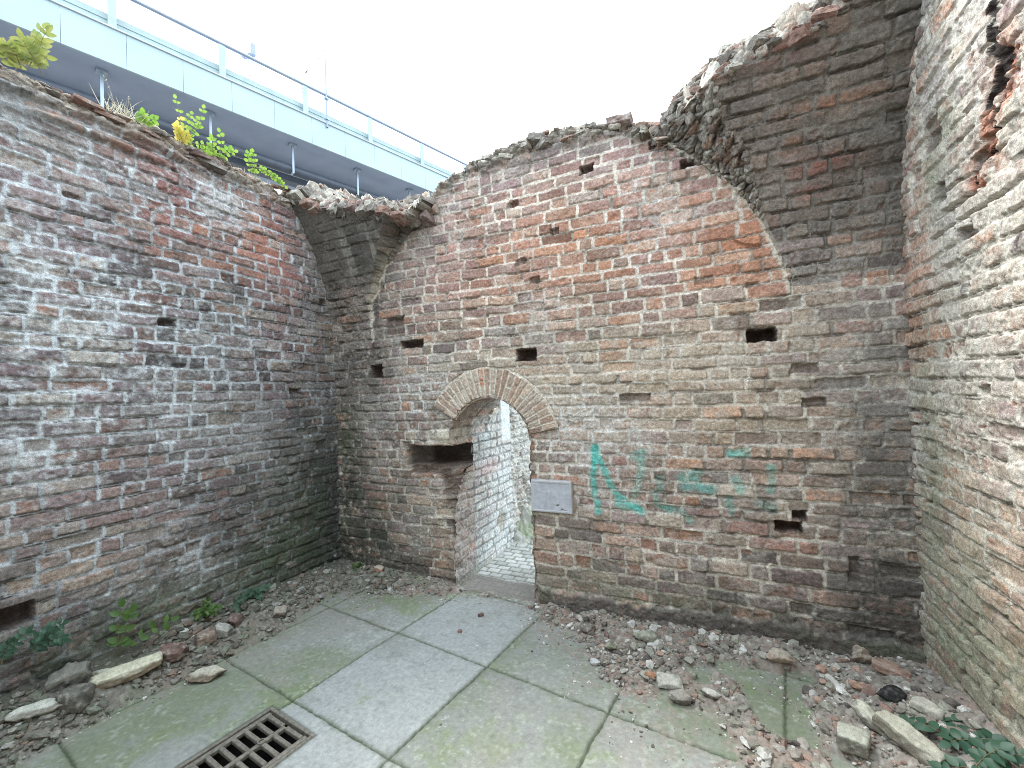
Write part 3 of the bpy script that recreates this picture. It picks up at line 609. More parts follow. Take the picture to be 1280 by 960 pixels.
def front_wall():       # unseen side of the room, added behind the camera to darken the lower walls
    S, T = np.meshgrid(axis([(-2.0, 2.3, .02)]), axis([(-.05, 3.1, .02)]))
    h, C, bm, X = masonry(S, T, 808, [2,2,3,2,2,2,1.5,.8,2], (), (), wash=.1, bval=.85)
    o = grid_obj('brick_wall', np.stack([S, -4.42+h, T], -1), C, M_MAS, flip=True)
    tag(o, 'unseen brick wall added behind the viewer to darken the lower roofless room', 'wall')
front_wall()

# ------------------------------------------------------------------ GROUND
O = np.array([.001, -.734]); A1 = np.array([.684, -.086]); A2 = np.array([.095, .675])
INV = np.linalg.inv(np.array([A1, A2]).T)
GR0 = np.array([-.836, -1.393]); gu = np.array([.986, -.124]); gv = np.array([-.124, -.986])*-1
gv = np.array([-.139, -.990]); GW, GL = .352, .60
def bank(X, Y):
    dl = X-XL
    wl = np.interp(-Y, [0,.46,.92,1.37,1.82,2.6], [.42,.36,.46,.40,.30,.34])
    hl = .17*np.clip(1-dl/wl, -1, 1)
    hl = np.where(hl > 0, hl**1.0, hl)*np.interp(-Y, [0,.4,.9,3], [.4,.55,.9,1.15])
    wb = np.interp(X, [-1.85,-1.5,-1.1,-.66,-.55,-.05,.02,.22,.64,.92,1.29,2.1], [.6,.44,.34,.14,.05,.05,.14,.29,.60,.72,.92,1.35])
    th = np.interp(X, [-1.9,-.66,-.6,.0,.1,1.2,2.1], [.075,.045,.012,.012,.03,.045,.085])
    hb = th*np.clip(1.0+Y/wb, -5, 1)
    hr = .13*np.clip(1-(XR-X)/.5, 0, 1)*sstep(-.05, -.5, Y)
    return np.maximum(hl, hb) + hr*(1)
def bankn(X, Y):
    n = fbm(X*5, Y*5, 900, 3)
    b = bank(X, Y)
    patch = sstep(.05, .45, fbm(X*3.6+1, Y*3.6, 905, 3) + .5*sstep(.12,.35,-Y)-.25)*sstep(.1, .5, X)*sstep(1.85, 1.5, X)    # bare concrete showing through
    return b + .012*n - .055*patch
def ground_z(x, y):
    X = np.array([float(x)]); Y = np.array([float(y)]); return float(max(0, bankn(X, Y)[0]))
def build_ground():
    xs = axis([(XL-.05, XR+.05, .0062)]); ys = axis([(-4.4, -2.4, .03), (-2.4, .02, .0062)])
    X, Y = np.meshgrid(xs, ys)
    wx = X + .004*fbm(X*9, Y*9, 880, 2); wy = Y + .004*fbm(X*9+4, Y*9, 881, 2)
    ab = np.einsum('ij,jkl->ikl', INV, np.stack([wx-O[0], wy-O[1]]))
    ia, ib = np.floor(ab[0]), np.floor(ab[1]); fa, fb = ab[0]-ia, ab[1]-ib
    dj = np.minimum(np.minimum(fa, 1-fa), np.minimum(fb, 1-fb))*.68
    jn = fbm(X*40, Y*40, 883, 2)
    j = sstep(.0075, .003, dj + .0015*jn)
    sid = ((ia+20)*41 + (ib+20)).astype(int)
    z = -.010*j + .0015*(hrand(sid, 3)-.5) + .0006*jn
    lf = fbm(X*1.6, Y*1.6, 885, 4, .6); hf = fbm(X*18, Y*18, 889, 4, .65); vf = fbm(X*55, Y*55, 893, 3, .6)
    C = np.zeros(X.shape+(3,)) + np.array((.305,.32,.30))
    C = C*(1+.12*(hrand(sid, 5)-.5))[..., None]*(1+.10*hf+.05*vf)[..., None]
    path = ((ia == -1)).astype(float)          # the clean column of slabs leading to the door
    dwall = np.clip(np.minimum(X-XL, 9), 0, 9)
    moss = sstep(-.35, .75, lf + .45*hf + .35*(hrand(sid, 7)-.5) + .25*sstep(.0, 1.2, X) - .55*path + .20*sstep(-.7,-1.1,X))
    C = mixc(C, (.20,.235,.155), moss*.9)
    C = mixc(C, (.385,.41,.41), path*.7*sstep(-.6,.3,lf+.3))
    grn = sstep(.25, .8, fbm(X*2.7, Y*2.7, 897, 4, .6) + .3*hf - .3*path); C = mixc(C, (.20,.26,.125), grn*.55)
    C = mixc(C, (.50,.51,.50), sstep(.25, .8, vf*.7+hf*.6)*.40)
    C = mixc(C, (.20,.205,.18), sstep(.25, .8, -vf*.6-hf*.7)*.35)
    C = mixc(C, (.58,.59,.58), sstep(.86, .96, vn(X*95, Y*95, 899))*sstep(.5,.8,vn(X*4, Y*4, 8991))*.5)
    C = mixc(C, (.30,.28,.25), sstep(.3, .9, fbm(X*3.3+8, Y*3.3, 898, 4, .6))*.35)
    C = mixc(C, (.05,.06,.04), j*.92)
    C = mixc(C, (.15,.18,.11), sstep(.03, .0, dj+.012*hf)*.35)
    b = bankn(X, Y)
    rock = fbm(X*30, Y*30, 901, 4, .65)
    cell = fbm(X*70, Y*70, 906, 3, .6)
    g1, gb1, gk1 = chunks(X, Y, 920, 24, .016); g2, gb2, gk2 = chunks(X, Y, 930, 62, .006)
    sp = sstep(.35, .6, vn(X*6, Y*6, 940)*.6+vn(X*17, Y*17, 941)*.4)      # where larger chips lie
    g1 = g1*sp*sstep(0, .03, b+.005)
    bz = b + .006*rock*sstep(0, .03, b+.01) + g1 + g2*(1-.6*gb1*sp) + .0015*cell - .006
    dm = sstep(-.004, .012, b + .016*rock + .006*cell)
    z = z*(1-dm) + np.maximum(bz, .001)*dm
    D = np.zeros(X.shape+(3,)) + np.array((.27,.24,.205))
    gp = np.array([(.33,.30,.265),(.25,.18,.15),(.22,.195,.17),(.44,.42,.38),(.19,.165,.14),(.33,.255,.21),(.28,.28,.23),(.50,.49,.45),(.14,.12,.105),(.25,.235,.195)])
    c2 = gp[np.floor(hrand(gk2, 46)*9.99).astype(int)]; c1 = gp[np.floor(hrand(gk1, 47)*9.99).astype(int)]
    D = D*.35 + c2*.65; m1 = (sp*gb1*sstep(0, .02, b))[..., None]; D = D*(1-m1*.8) + c1*m1*.8
    D = mixc(D, (.13,.115,.10), (1-gb2)*.35)
    D = mixc(D, (.42,.39,.35), sstep(-.1, .7, cell)*.3)
    D = mixc(D, (.17,.145,.125), sstep(0, .7, -rock)*.6)
    D = mixc(D, (.33,.22,.175), sstep(.1, .7, fbm(X*5, Y*5, 910, 3))*.35)
    D = mixc(D, (.22,.25,.15), sstep(.1, .8, fbm(X*4+3, Y*4, 914, 3))*.5*sstep(.5,-.2,X+.3))
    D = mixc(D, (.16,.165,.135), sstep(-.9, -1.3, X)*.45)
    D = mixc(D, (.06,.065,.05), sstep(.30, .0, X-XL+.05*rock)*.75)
    D = mixc(D, (.34,.315,.275), sstep(.9, 1.5, X)*.3)
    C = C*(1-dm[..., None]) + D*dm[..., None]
    thin = sstep(-.04, .0, b+.014*rock+.004*cell)*(1-dm); C = mixc(C, (.30,.265,.225), thin*.5*sstep(-.2,.5,cell+rock))
    du = (X-GR0[0])*gu[0] + (Y-GR0[1])*gu[1]; dv = (X-GR0[0])*gv[0] + (Y-GR0[1])*gv[1]
    ins = (du > .004) & (du < GW-.004) & (dv > .004) & (dv < GL-.004)
    C = mixc(C, (.10,.11,.085), (sstep(-.016, -.004, du)*sstep(GW+.016, GW+.004, du)*sstep(-.016, -.004, dv)*sstep(GL+.016, GL+.004, dv))*.8)
    P = np.stack([X, Y, z], -1)
    o = grid_obj('floor', P, C, M_GND, keep=quadmask(~ins)); tag(o, kind='structure')
    # yard paving beyond the doorway
    xs = axis([(-1.0, 1.4, .011)]); ys = axis([(.012, 3.4, .008), (3.4, 7, .05)])
    X, Y = np.meshgrid(xs, ys)
    X2 = X+.004*fbm(X*9, Y*9, 950, 2); Y2 = Y+.006*fbm(X*7, Y*9, 951, 2)
    r = np.floor(Y2/.075); fr = Y2/.075-r; off = np.mod(r, 2)*.5; q = X2/.11+off; c = np.floor(q); fq = q-c
    e = np.minimum(np.minimum(fr, 1-fr)*.075, np.minimum(fq, 1-fq)*.11)+.002*fbm(X*50, Y*50, 953, 2)
    cid = ((r+50)*97+c+200).astype(int); k = sstep(.003, .010, e)
    z = -.012+.010*k+.004*(hrand(cid, 2)-.5)
    C = (np.array((.50,.50,.475))*(.8+.4*hrand(cid, 3))[..., None])*k[..., None] + np.array((.22,.23,.17))*(1-k)[..., None]
    th = sstep(.30, .27, Y+.02*fbm(X*8, Y*8, 955, 3)); z = z*(1-th) - .003*th
    C = mixc(C, (.22,.20,.18), th*.9)
    crumbs = sstep(.3,.8,fbm(X*20, Y*20, 957, 3)); C = mixc(C, (.38,.33,.28), crumbs*.5*sstep(.6,.1,Y))
    bk = np.clip(1-(X+.66)/.30, 0, 1)*sstep(.95, 1.35, Y)*.30
    z = z + bk*(1+.3*fbm(X*14, Y*14, 959, 3)) + .02*fbm(X*30,Y*30,960,2)*(bk > .02); C = mixc(C, (.46,.46,.42), (bk > .02)*.8)
    C = mixc(C, (.30,.36,.2), sstep(.0,.6,fbm(X*12,Y*12,961,3))*(bk > .02)*.6)
    o = grid_obj('yard_paving', np.stack([X, Y, z], -1), C, M_GND); tag(o, kind='structure')
    # far ground sheet
    R = 400.
    V = np.array([(-R, -R, -.62), (R, -R, -.62), (R, R, -.62), (-R, R, -.62)]); 
    me = np_mesh('ground', V, np.array([[0, 1, 2, 3]]), smooth=False)
    o = link('ground', me, flat_mat('outer_ground', (.17,.17,.165), .95, nscale=.5, var=.3)); tag(o, kind='structure')
build_ground()

def yard_wall():
    ys = axis([(.585, 4.0, .0075)]); zs = axis([(-.05, 2.2, .0075)])
    Y, T = np.meshgrid(ys, zs)
    h, C, bm, X = masonry(Y, T, 131, [1,2.5,1.5,1.5,2,2,.6,1.2,1.5], (), (), wash=.15, mdepth=.008)
    top = sstep(1.34, 1.22, T+.10*X['lf']+.05*X['chip']-.10*sstep(.8, 1.0, Y))
    ww = np.clip(.66+.40*X['hf']+.35*X['lf'], .1, 1)
    C = mixc(C, (.70,.73,.72), top*ww*(.45+.55*bm)); C = mixc(C, (.30,.32,.32), top*(1-X['cm'])*.7)
    C = mixc(C, (.55,.36,.35), np.exp(-(((Y-.62)/.25)**2+((T-.83)/.07)**2))*.5)
    pl = sstep(.86,.90,Y)*sstep(1.0,1.04,T)*sstep(1.45,1.40,T)*sstep(1.10, 1.07, Y); C = mixc(C, (.74,.78,.78), pl*.9); h = h*(1-pl*.8)
    hole = np.exp(-(((Y-.82)/.08)**2+((T-.28)/.10)**2)**2); h = h-.02*hole; C = mixc(C, (.40,.36,.29), hole*.8)
    far = sstep(1.07, 1.10, Y+.01*X['chip'])
    h2, C2, bm2, X2 = masonry(Y, T, 707, [1,2,1,1,3,3,.3,1,2], (), (), wash=.5, mdepth=.016, rough=2.2, mort=(.5,.5,.46))
    C2 = mixc(C2, (.68,.69,.65), np.clip(.45+.5*X2['hf']+.3*X2['lf'], 0, .9))
    h2 = h2 + .022*X2['mid']
    h = h*(1-far)+(h2+(Y-1.08)*.06)*far; C = C*(1-far[..., None])+C2*far[..., None]
    o = grid_obj('yard_wall', np.stack([DX0+h, Y, T], -1), C, M_MAS, flip=True)
    tag(o, 'whitewashed brick wall running into the yard behind the doorway', 'wall')
yard_wall()

# ------------------------------------------------------------------ rocks
def ico(sub):
    bm = bmesh.new(); bmesh.ops.create_icosphere(bm, subdivisions=sub, radius=1.)
    V = np.array([v.co[:] for v in bm.verts]); F = np.array([[v.index for v in f.verts] for f in bm.faces]); bm.free(); return V, F
ICO = {k: ico(k) for k in (1, 2, 4)}
def cube_sub(n):
    bm = bmesh.new(); bmesh.ops.create_cube(bm, size=2.); bmesh.ops.subdivide_edges(bm, edges=bm.edges[:], cuts=n, use_grid_fill=True); bmesh.ops.triangulate(bm, faces=bm.faces[:])
    V = np.array([v.co[:] for v in bm.verts]); F = np.array([[v.index for v in f.verts] for f in bm.faces]); bm.free(); return V, F
CUBE = cube_sub(9)
def rock(name, loc, size, rot, c, label, cat='stone', style='rock', top=None, seed=0, group=None, patch=None, flat=False):
    rs = np.random.RandomState(seed)
    V, F = (ICO[4] if style == 'rock' else CUBE); V = V.copy()
    if style == 'rock':
        for i in range(13):
            n = rs.randn(3); n /= np.linalg.norm(n); d = .55+.3*rs.rand()
            k = V@n - d; V = V - np.clip(k, 0, None)[:, None]*n
        V /= np.abs(V).max(0)
    else:
        r = np.linalg.norm(V, axis=1); V = V*(1-.06*np.clip(r-1.25, 0, 1)*2)[:, None]
        for i in range(3):
            n = np.sign(rs.randn(3))*(.4+rs.rand(3)); n /= np.linalg.norm(n); d = 1.15+.2*rs.rand()
            k = V@n - d; V = V - np.clip(k, 0, None)[:, None]*n*(.8+.3*rs.rand())
    sz = np.array(size)/2
    W = V*sz
    q = W*1.0
    nz = fbm(q[:, 0]*28+seed*3, q[:, 1]*28+q[:, 2]*31, 33, 4, .6)
    nm = V/np.linalg.norm(V, axis=1)[:, None]
    n2 = fbm(q[:, 0]*90+seed, q[:, 1]*90+q[:, 2]*95, 53, 3, .6)
    W = W + nm*((nz*.12+n2*.05)*min(size))[:, None]
    c0 = np.array(c); C = np.tile(c0, (len(V), 1))*(1+.2*fbm(q[:, 0]*40, q[:, 1]*40+q[:, 2]*35, 35, 3))[:, None]
    C = mixc(C, c0*.5, sstep(.1, .7, fbm(q[:, 0]*22+5, q[:, 1]*22+q[:, 2]*22, 37, 3))*.75)
    C = mixc(C, (.50,.48,.43), sstep(.15, .8, fbm(q[:, 0]*60+9, q[:, 1]*60+q[:, 2]*60, 57, 3))*.5*(.3+.7*(c0.mean() > .12)))
    if top is not None:
        m = sstep(.25, .6, nm[:, 2] + .35*nz if patch is None else (nm@np.array(patch)+.3*nz)); C = mixc(C, top, m*.9)
    me = np_mesh(name, W, F, C, smooth=True)
    o = link(name, me, M_ROCK); 
    o.rotation_euler = tuple(math.radians(a) for a in rot)
    x, y = loc[0], loc[1]
    Rm = o.rotation_euler.to_matrix()
    zmin = min((Rm @ Vector(w))[2] for w in W[::7])
    o.location = (x, y, (loc[2] if len(loc) > 2 else ground_z(x, y)) - zmin - .10*min(size))
    tag(o, label, cat, group)
    return o
PK = (.50,.33,.26); RED = (.36,.17,.12); DRK = (.10,.095,.085); GRY = (.33,.31,.275); PAL_ = (.58,.56,.47); MORT = (.52,.50,.44); GRN = (.27,.29,.21); BRN = (.24,.17,.13)
rock('broken_slab', (-1.66,-1.62), (.30,.085,.055), (8,-4,62), (.30,.25,.18), 'long cream-topped slab fragment lying slanted on the left rubble bank', 'stone slab', 'box', (.66,.65,.50), 1)
rock('stone', (-1.365,-1.395), (.20,.085,.07), (0,6,38), (.24,.20,.155), 'pointed pale crusted stone lying alone on the mossy floor at left', 'stone', 'rock', (.60,.575,.48), 2)
rock('brick_fragment', (-1.63,-1.42), (.13,.09,.065), (12,8,40), (.20,.135,.115), 'dark reddish broken brick touching the upper end of the cream-topped slab', 'brick', 'box', None, 3)
rock('stone', (-1.70,-1.93), (.20,.09,.055), (4,6,70), (.26,.25,.21), 'flat white-topped stone at the left edge of the photo', 'stone', 'rock', (.56,.58,.52), 4)
rock('stone_block', (-1.66,-1.815), (.11,.09,.08), (6,4,30), (.17,.165,.14), 'square dark block beside the flat white-topped stone', 'stone', 'box', None, 5)
rock('stone_block', (-1.76,-1.80), (.14,.09,.08), (16,-10,60), (.13,.13,.12), 'dark grey slanted block against the foot of the left wall', 'stone', 'box', (.26,.26,.23), 6)
rock('stone', (-1.75,-1.30), (.055,.045,.03), (0,10,20), (.50,.54,.49), 'small pale greenish stone on the rubble by the left wall', 'stone', 'rock', None, 7)
rock('brick_fragment', (-1.62,-1.25), (.10,.08,.065), (10,4,75), (.28,.22,.18), 'brown brick chunk near the middle of the left rubble bank', 'brick', 'box', None, 8)
rock('stone_block', (-1.60,-1.16), (.09,.07,.06), (6,16,30), (.40,.40,.36), 'pale grey block beside the brown brick chunk', 'stone', 'box', None, 9)
rock('brick_fragment', (-1.64,-1.06), (.08,.065,.05), (20,6,10), (.20,.14,.125), 'dark maroon brick piece on the left bank nearest the corner', 'brick', 'box', None, 10)
rock('brick_fragment', (-1.53,-.83), (.075,.06,.055), (26,10,50), (.17,.15,.13), 'upturned dark brick corner where the left bank meets the bare floor', 'brick', 'box', (.40,.36,.31), 11)
rock('stone', (-1.74,-1.68), (.13,.04,.03), (0,12,66), (.46,.47,.42), 'slim pale stone behind the cream-topped slab', 'stone', 'rock', None, 12)
rock('brick_fragment', (-1.36,-.06), (.07,.05,.04), (0,14,20), (.42,.25,.17), 'orange and white brick piece by the back wall left of the door', 'brick', 'box', (.56,.5,.42), 13)
rock('brick_fragment', (-.315,-.497,0), (.028,.02,.014), (0,0,20), (.25,.13,.10), 'nearer of two small brick crumbs on the clean slab by the door', 'brick', 'box', None, 14)
rock('brick_fragment', (-.286,-.281,0), (.038,.02,.018), (0,0,50), (.16,.11,.09), 'farther of two small brick crumbs on the clean slab by the door', 'brick', 'box', None, 15)
rock('pebble', (.184,-.523,0), (.018,.014,.012), (0,0,0), (.06,.05,.045), 'tiny black pebble alone on the mossy slab right of the path', 'pebble', 'rock', None, 16)
rock('stone', (.43,-.22), (.09,.07,.055), (0,0,10), (.21,.19,.165), 'dark rounded stone in the dirt just right of the doorway', 'stone', 'rock', None, 17)
rock('stone', (.78,-.20), (.17,.09,.07), (5,4,10), (.25,.25,.20), 'wide greenish-grey stone near the skirt of the back wall', 'stone', 'rock', (.38,.39,.32), 18)
rock('stone', (.60,-.37), (.085,.065,.05), (0,8,40), (.27,.28,.21), 'mossy angular stone in front of the wide greenish-grey one', 'stone', 'rock', None, 19)
rock('stone', (.545,-.50,.002), (.062,.048,.03), (0,0,10), (.56,.58,.58), 'bluish white mortar lump on bare concrete', 'stone', 'rock', None, 20)
rock('mortar_slab', (.93,-.53), (.12,.08,.03), (6,4,15), (.50,.50,.44), 'pale flat mortar slab on top of the middle rubble heap', 'mortar', 'box', None, 21)
rock('stone', (.975,-.635), (.13,.085,.055), (0,6,0), (.20,.19,.165), 'dark flat stone with a white rim in the middle rubble heap', 'stone', 'rock', (.36,.34,.30), 22)
rock('stone', (1.12,-.56), (.10,.05,.035), (0,4,-10), (.22,.20,.17), 'white-topped oblong stone on the right end of the middle heap', 'stone', 'rock', (.58,.57,.52), 23)
rock('stone', (1.03,-.42), (.06,.05,.04), (0,0,30), (.27,.28,.22), 'small green-grey stone behind the middle rubble heap', 'stone', 'rock', None, 24)
rock('brick_fragment', (.835,-.52), (.055,.04,.03), (0,10,0), (.46,.25,.15), 'orange brick piece at the left of the middle rubble heap', 'brick', 'rock', None, 25)
rock('brick_fragment', (1.44,-.20), (.14,.09,.07), (0,8,10), (.42,.33,.26), 'pinkish peaked lump against the foot of the back wall', 'brick', 'rock', (.46,.42,.34), 26)
rock('brick_fragment', (1.81,-.10), (.10,.06,.095), (4,0,12), (.36,.30,.24), 'rounded upright tan stone leaning on the back wall near the right corner', 'stone', 'rock', None, 27)
rock('stone', (1.65,-.36), (.13,.024,.022), (0,4,-66), (.62,.60,.55), 'thin white stick-shaped stone on the right-hand dirt', 'stone', 'box', None, 28)
rock('brick_fragment', (1.725,-.37), (.075,.055,.045), (0,6,10), (.40,.24,.17), 'reddish lump right beside the thin white stone', 'brick', 'rock', None, 29)
rock('charred_lump', (1.83,-.43), (.11,.08,.06), (0,6,20), (.035,.035,.035), 'black charred lump on the rubble near the right corner', 'charred wood', 'rock', None, 30)
rock('stone', (1.72,-.60), (.17,.09,.07), (8,12,-38), (.30,.29,.24), 'long pale-crusted stone near the leafy plant at right', 'stone', 'rock', (.58,.58,.48), 31)
rock('stone', (1.80,-.70), (.20,.07,.06), (6,16,-42), (.27,.25,.20), 'tilted long slab nearest the leafy plant at right', 'stone slab', 'box', (.50,.49,.40), 32)
rock('stone', (1.63,-.70), (.10,.08,.06), (6,0,-20), (.24,.23,.19), 'grey block in front of the long pale-crusted stone', 'stone', 'box', (.44,.45,.38), 33)
rock('brick_fragment', (1.90,-.19), (.14,.07,.035), (4,8,-20), (.40,.27,.21), 'flat pink brick shard in the right corner', 'brick', 'box', None, 34)
rock('brick_fragment', (1.62,-.22), (.05,.045,.035), (0,0,40), (.43,.26,.19), 'small salmon brick lump between the peaked lump and upright stone', 'brick', 'rock', None, 35)
rock('stone', (1.245,-.80), (.06,.028,.02), (0,6,-60), (.60,.61,.57), 'small white flake in gravel near the bottom edge', 'stone', 'rock', None, 36)
rock('stone', (1.92,-.52), (.10,.07,.03), (0,6,-30), (.52,.50,.43), 'flat pale shard at the foot of the right wall', 'stone', 'box', None, 37)

# fine debris: nobody could count it
def scatter():
    rs = np.random.RandomState(5); V0, F0 = ICO[1]
    Vs, Fs, Cs = [], [], []; n = 0
    pal = np.array([(.38,.36,.32),(.29,.20,.165),(.25,.23,.20),(.52,.51,.47),(.21,.18,.155),(.37,.265,.215),(.32,.32,.27),(.60,.59,.56),(.13,.115,.105),(.26,.255,.21),(.22,.20,.17)])
    tries = 60000
    X = XL+.02 + rs.rand(tries)*(XR-XL-.04); Y = -2.3 + rs.rand(tries)*2.29
    b = bankn(X, Y)
    dens = np.where(b > .004, .46, np.where(b > -.025, .07, .0012))
    dens = dens*np.where((X > -.66) & (X < 0) & (Y > -.15), .5, 1)
    dens = dens*(.35+1.1*sstep(.35, .62, vn(X*5, Y*5, 940)*.6+vn(X*14, Y*14, 941)*.4))
    keep = rs.rand(tries) < dens; X, Y, b = X[keep], Y[keep], b[keep]
    for i in range(len(X)):
        du = (X[i]-GR0[0])*gu[0]+(Y[i]-GR0[1])*gu[1]; dv = (X[i]-GR0[0])*gv[0]+(Y[i]-GR0[1])*gv[1]
        if -.01 < du < GW+.01 and -.01 < dv < GL+.01: continue
        s = .0030 + .0045*rs.exponential()*(1.0 if b[i] > .004 else .45)
        if b[i] > .012 and rs.rand() < (.16 if X[i] < -1.1 else .075): s = .012+.024*rs.rand()
        V = V0*(1+.38*(rs.rand(len(V0), 1)-.5)*1.6)
        V = V*np.array([1, .5+.5*rs.rand(), .3+.45*rs.rand()])*min(s, .036)
        e = Matrix.Rotation(rs.rand()*6.28, 3, 'Z') @ Matrix.Rotation((rs.rand()-.5)*1.1, 3, 'X')
        V = V@np.array(e).T
        z = max(b[i], 0)+.25*min(s, .036)
        Vs.append(V+np.array([X[i], Y[i], z])); Fs.append(F0+n); n += len(V0)
        if X[i] < -1 and rs.rand() < .25: c = np.array((.25,.27,.21))
        else: c = pal[rs.randint(len(pal))]
        if X[i] < -1.0: c = (c*.6+np.array((.20,.21,.17))*.4)*.8
        if b[i] < .004: c = np.array((.62,.61,.58)) if rs.rand() < .6 else np.array((.2,.17,.15))
        Cs.append(np.tile(c*(.8+.4*rs.rand()), (len(V0), 1)))
    me = np_mesh('rubble', np.concatenate(Vs), np.concatenate(Fs), np.concatenate(Cs), smooth=False)
    o = link('rubble', me, M_ROCK); tag(o, 'fine brick and mortar debris spread along the foot of the walls', 'rubble', kind='stuff')
scatter()

# ------------------------------------------------------------------ plaque
def plaque():
    xs = np.linspace(.0, 1, 110); zs = np.linspace(0, 1, 80); U, W = np.meshgrid(xs, zs)
    X = .005+.30*U; Z = .655+.225*W
    e = np.minimum(np.minimum(U, 1-U)*.30, np.minimum(W, 1-W)*.225)
    n = fbm(X*20, Z*20, 61, 4, .6); f = fbm(X*70, Z*70, 65, 3)
    rim = sstep(.010, .005, np.abs(e-.012)+.002*n)
    h = .030*sstep(-.001, .006, e+.0015*n) + .003*rim + .0012*n
    C = np.zeros(X.shape+(3,)) + np.array((.47,.49,.54))*(1+.1*n)[..., None]
    st = fbm(X*9, Z*55, 67, 3); C = mixc(C, (.56,.58,.61), sstep(.1, .8, st)*.7)
    st = fbm(X*50, Z*9, 68, 3); C = mixc(C, (.34,.35,.38), sstep(.3, .8, st)*.4)
    C = mixc(C, (.50,.50,.50), rim*.5)
    sc_ = sstep(.5, .9, fbm(X*30, Z*90, 69, 2))*np.exp(-(((U-.75)/.16)**2+((W-.2)/.08)**2)); C = mixc(C, (.05,.04,.04), np.clip(sc_*1.6, 0, 1)); h = h-.006*sc_
    C = mixc(C, (.34,.30,.25), sstep(.008, .0, e)*.6)
    o = grid_obj('wall_plaque', np.stack([X, -h, Z], -1), C, attr_mat('plaque_cement', (40, 300), (.9, 1.1), .2, 300, .6, .4))
    tag(o, 'blank square grey cement plaque set on the wall just right of the doorway', 'plaque')
plaque()

# ------------------------------------------------------------------ drain grate
def box_np(c, s, rz=0.):
    V = np.array([(x, y, z) for x in (-.5, .5) for y in (-.5, .5) for z in (-.5, .5)])*np.array(s)
    R = np.array([[math.cos(rz), -math.sin(rz), 0], [math.sin(rz), math.cos(rz), 0], [0, 0, 1]])
    V = V@R.T + np.array(c); F = np.array([(0,1,3,2),(4,6,7,5),(0,4,5,1),(2,3,7,6),(0,2,6,4),(1,5,7,3)]); return V, F
def boxes_mesh(name, L, mat, parent, bevel=0., segs=2):
    Vs, Fs, n = [], [], 0
    for a in L:
        V, F = box_np(*a); Vs.append(V); Fs.append(F+n); n += 8
    me = np_mesh(name, np.concatenate(Vs), np.concatenate(Fs), smooth=False); o = link(name, me, mat, parent)
    if bevel:
        m = o.modifiers.new('bevel', 'BEVEL'); m.width = bevel; m.segments = segs; m.limit_method = 'ANGLE'
    return o
M_IRON = flat_mat('cast_iron', (.21,.195,.165), .75, .25, 60., .35, .5)
M_DARK = flat_mat('dark_shaft', (.035,.035,.033), .6, 0, 12., .4, .3)  # near-black material for the drain pit
def grate():
    ang = math.atan2(gu[1], gu[0])
    root = empty('drain_grate', (GR0[0], GR0[1], 0), ang)
    tag(root, 'rusty cast iron drain grate set into the mossy floor slab', 'drain grate')
    # local: x along gu 0..GW, y = -v 0..-GL
    f = .016; L = [((GW/2, -f/2, -.012), (GW, f, .026)), ((GW/2, -GL+f/2, -.012), (GW, f, .026)), ((f/2, -GL/2, -.012), (f, GL-2*f, .026)), ((GW-f/2, -GL/2, -.012), (f, GL-2*f, .026))]
    boxes_mesh('frame', L, M_IRON, root, .003)
    g = .022; x0, x1 = g, GW-g; y0, y1 = -g, -GL+g; H = .020; zc = -.013
    xm = (x0+x1)/2
    L = [((x0+.012, (y0+y1)/2, zc), (.024, y0-y1, H)), ((x1-.012, (y0+y1)/2, zc), (.024, y0-y1, H)), ((xm, (y0+y1)/2, zc), (.022, y0-y1-.03, H))]
    nrow = 10; p = (y0-y1-.03)/nrow
    for k in range(nrow+1):
        y = y0-.015-k*p
        for a, b in ((x0+.024, xm-.011), (xm+.011, x1-.024)):
            L.append((((a+b)/2, y, zc), (b-a, .020, H)))
    gr = boxes_mesh('grille', L, M_IRON, root, .005, 3)
    bm = bmesh.new()
    bmesh.ops.create_cone(bm, cap_ends=False, segments=28, radius1=.017, radius2=.017, depth=.026)
    me = bpy.data.meshes.new('lifting_eye'); bm.to_mesh(me); bm.free(); o = link('lifting_eye', me, M_IRON, gr); o.location = (xm, y0-.015-2*p, zc+.002)
    so = o.modifiers.new('s', 'SOLIDIFY'); so.thickness = .007
    d = .45
    L = [((GW/2, .01, -d/2-.026), (GW+.04, .02, d)), ((GW/2, -GL-.01, -d/2-.026), (GW+.04, .02, d)), ((-.01, -GL/2, -d/2-.026), (.02, GL, d)), ((GW+.01, -GL/2, -d/2-.026), (.02, GL, d)), ((GW/2, -GL/2, -d-.01), (GW, GL, .03))]
    boxes_mesh('drain_shaft', L, M_DARK, root)
grate()

# ------------------------------------------------------------------ tubes and plants
def tube_np(pts, rad, n=8, rad1=None):
    pts = [Vector(p) for p in pts]; V = []; m = len(pts)
    for i, p in enumerate(pts):
        t = (pts[min(i+1, m-1)]-pts[max(i-1, 0)]).normalized()
        a = t.orthogonal().normalized() if i == 0 else (a - t*a.dot(t)).normalized()
        b = t.cross(a); r = rad if rad1 is None else rad+(rad1-rad)*i/(m-1)
        for k in range(n):
            w = 2*math.pi*k/n; V.append(p+(a*math.cos(w)+b*math.sin(w))*r)
    F = [(i*n+k, i*n+(k+1) % n, (i+1)*n+(k+1) % n, (i+1)*n+k) for i in range(m-1) for k in range(n)]
    return np.array([v[:] for v in V]), np.array(F)
def merge(name, L, mat, parent=None, smooth=True):
    Vs, Fs, n = [], [], 0
    for V, F in L: Vs.append(V); Fs.append(F+n); n += len(V)
    me = np_mesh(name, np.concatenate(Vs), np.concatenate(Fs), smooth=smooth); return link(name, me, mat, parent)
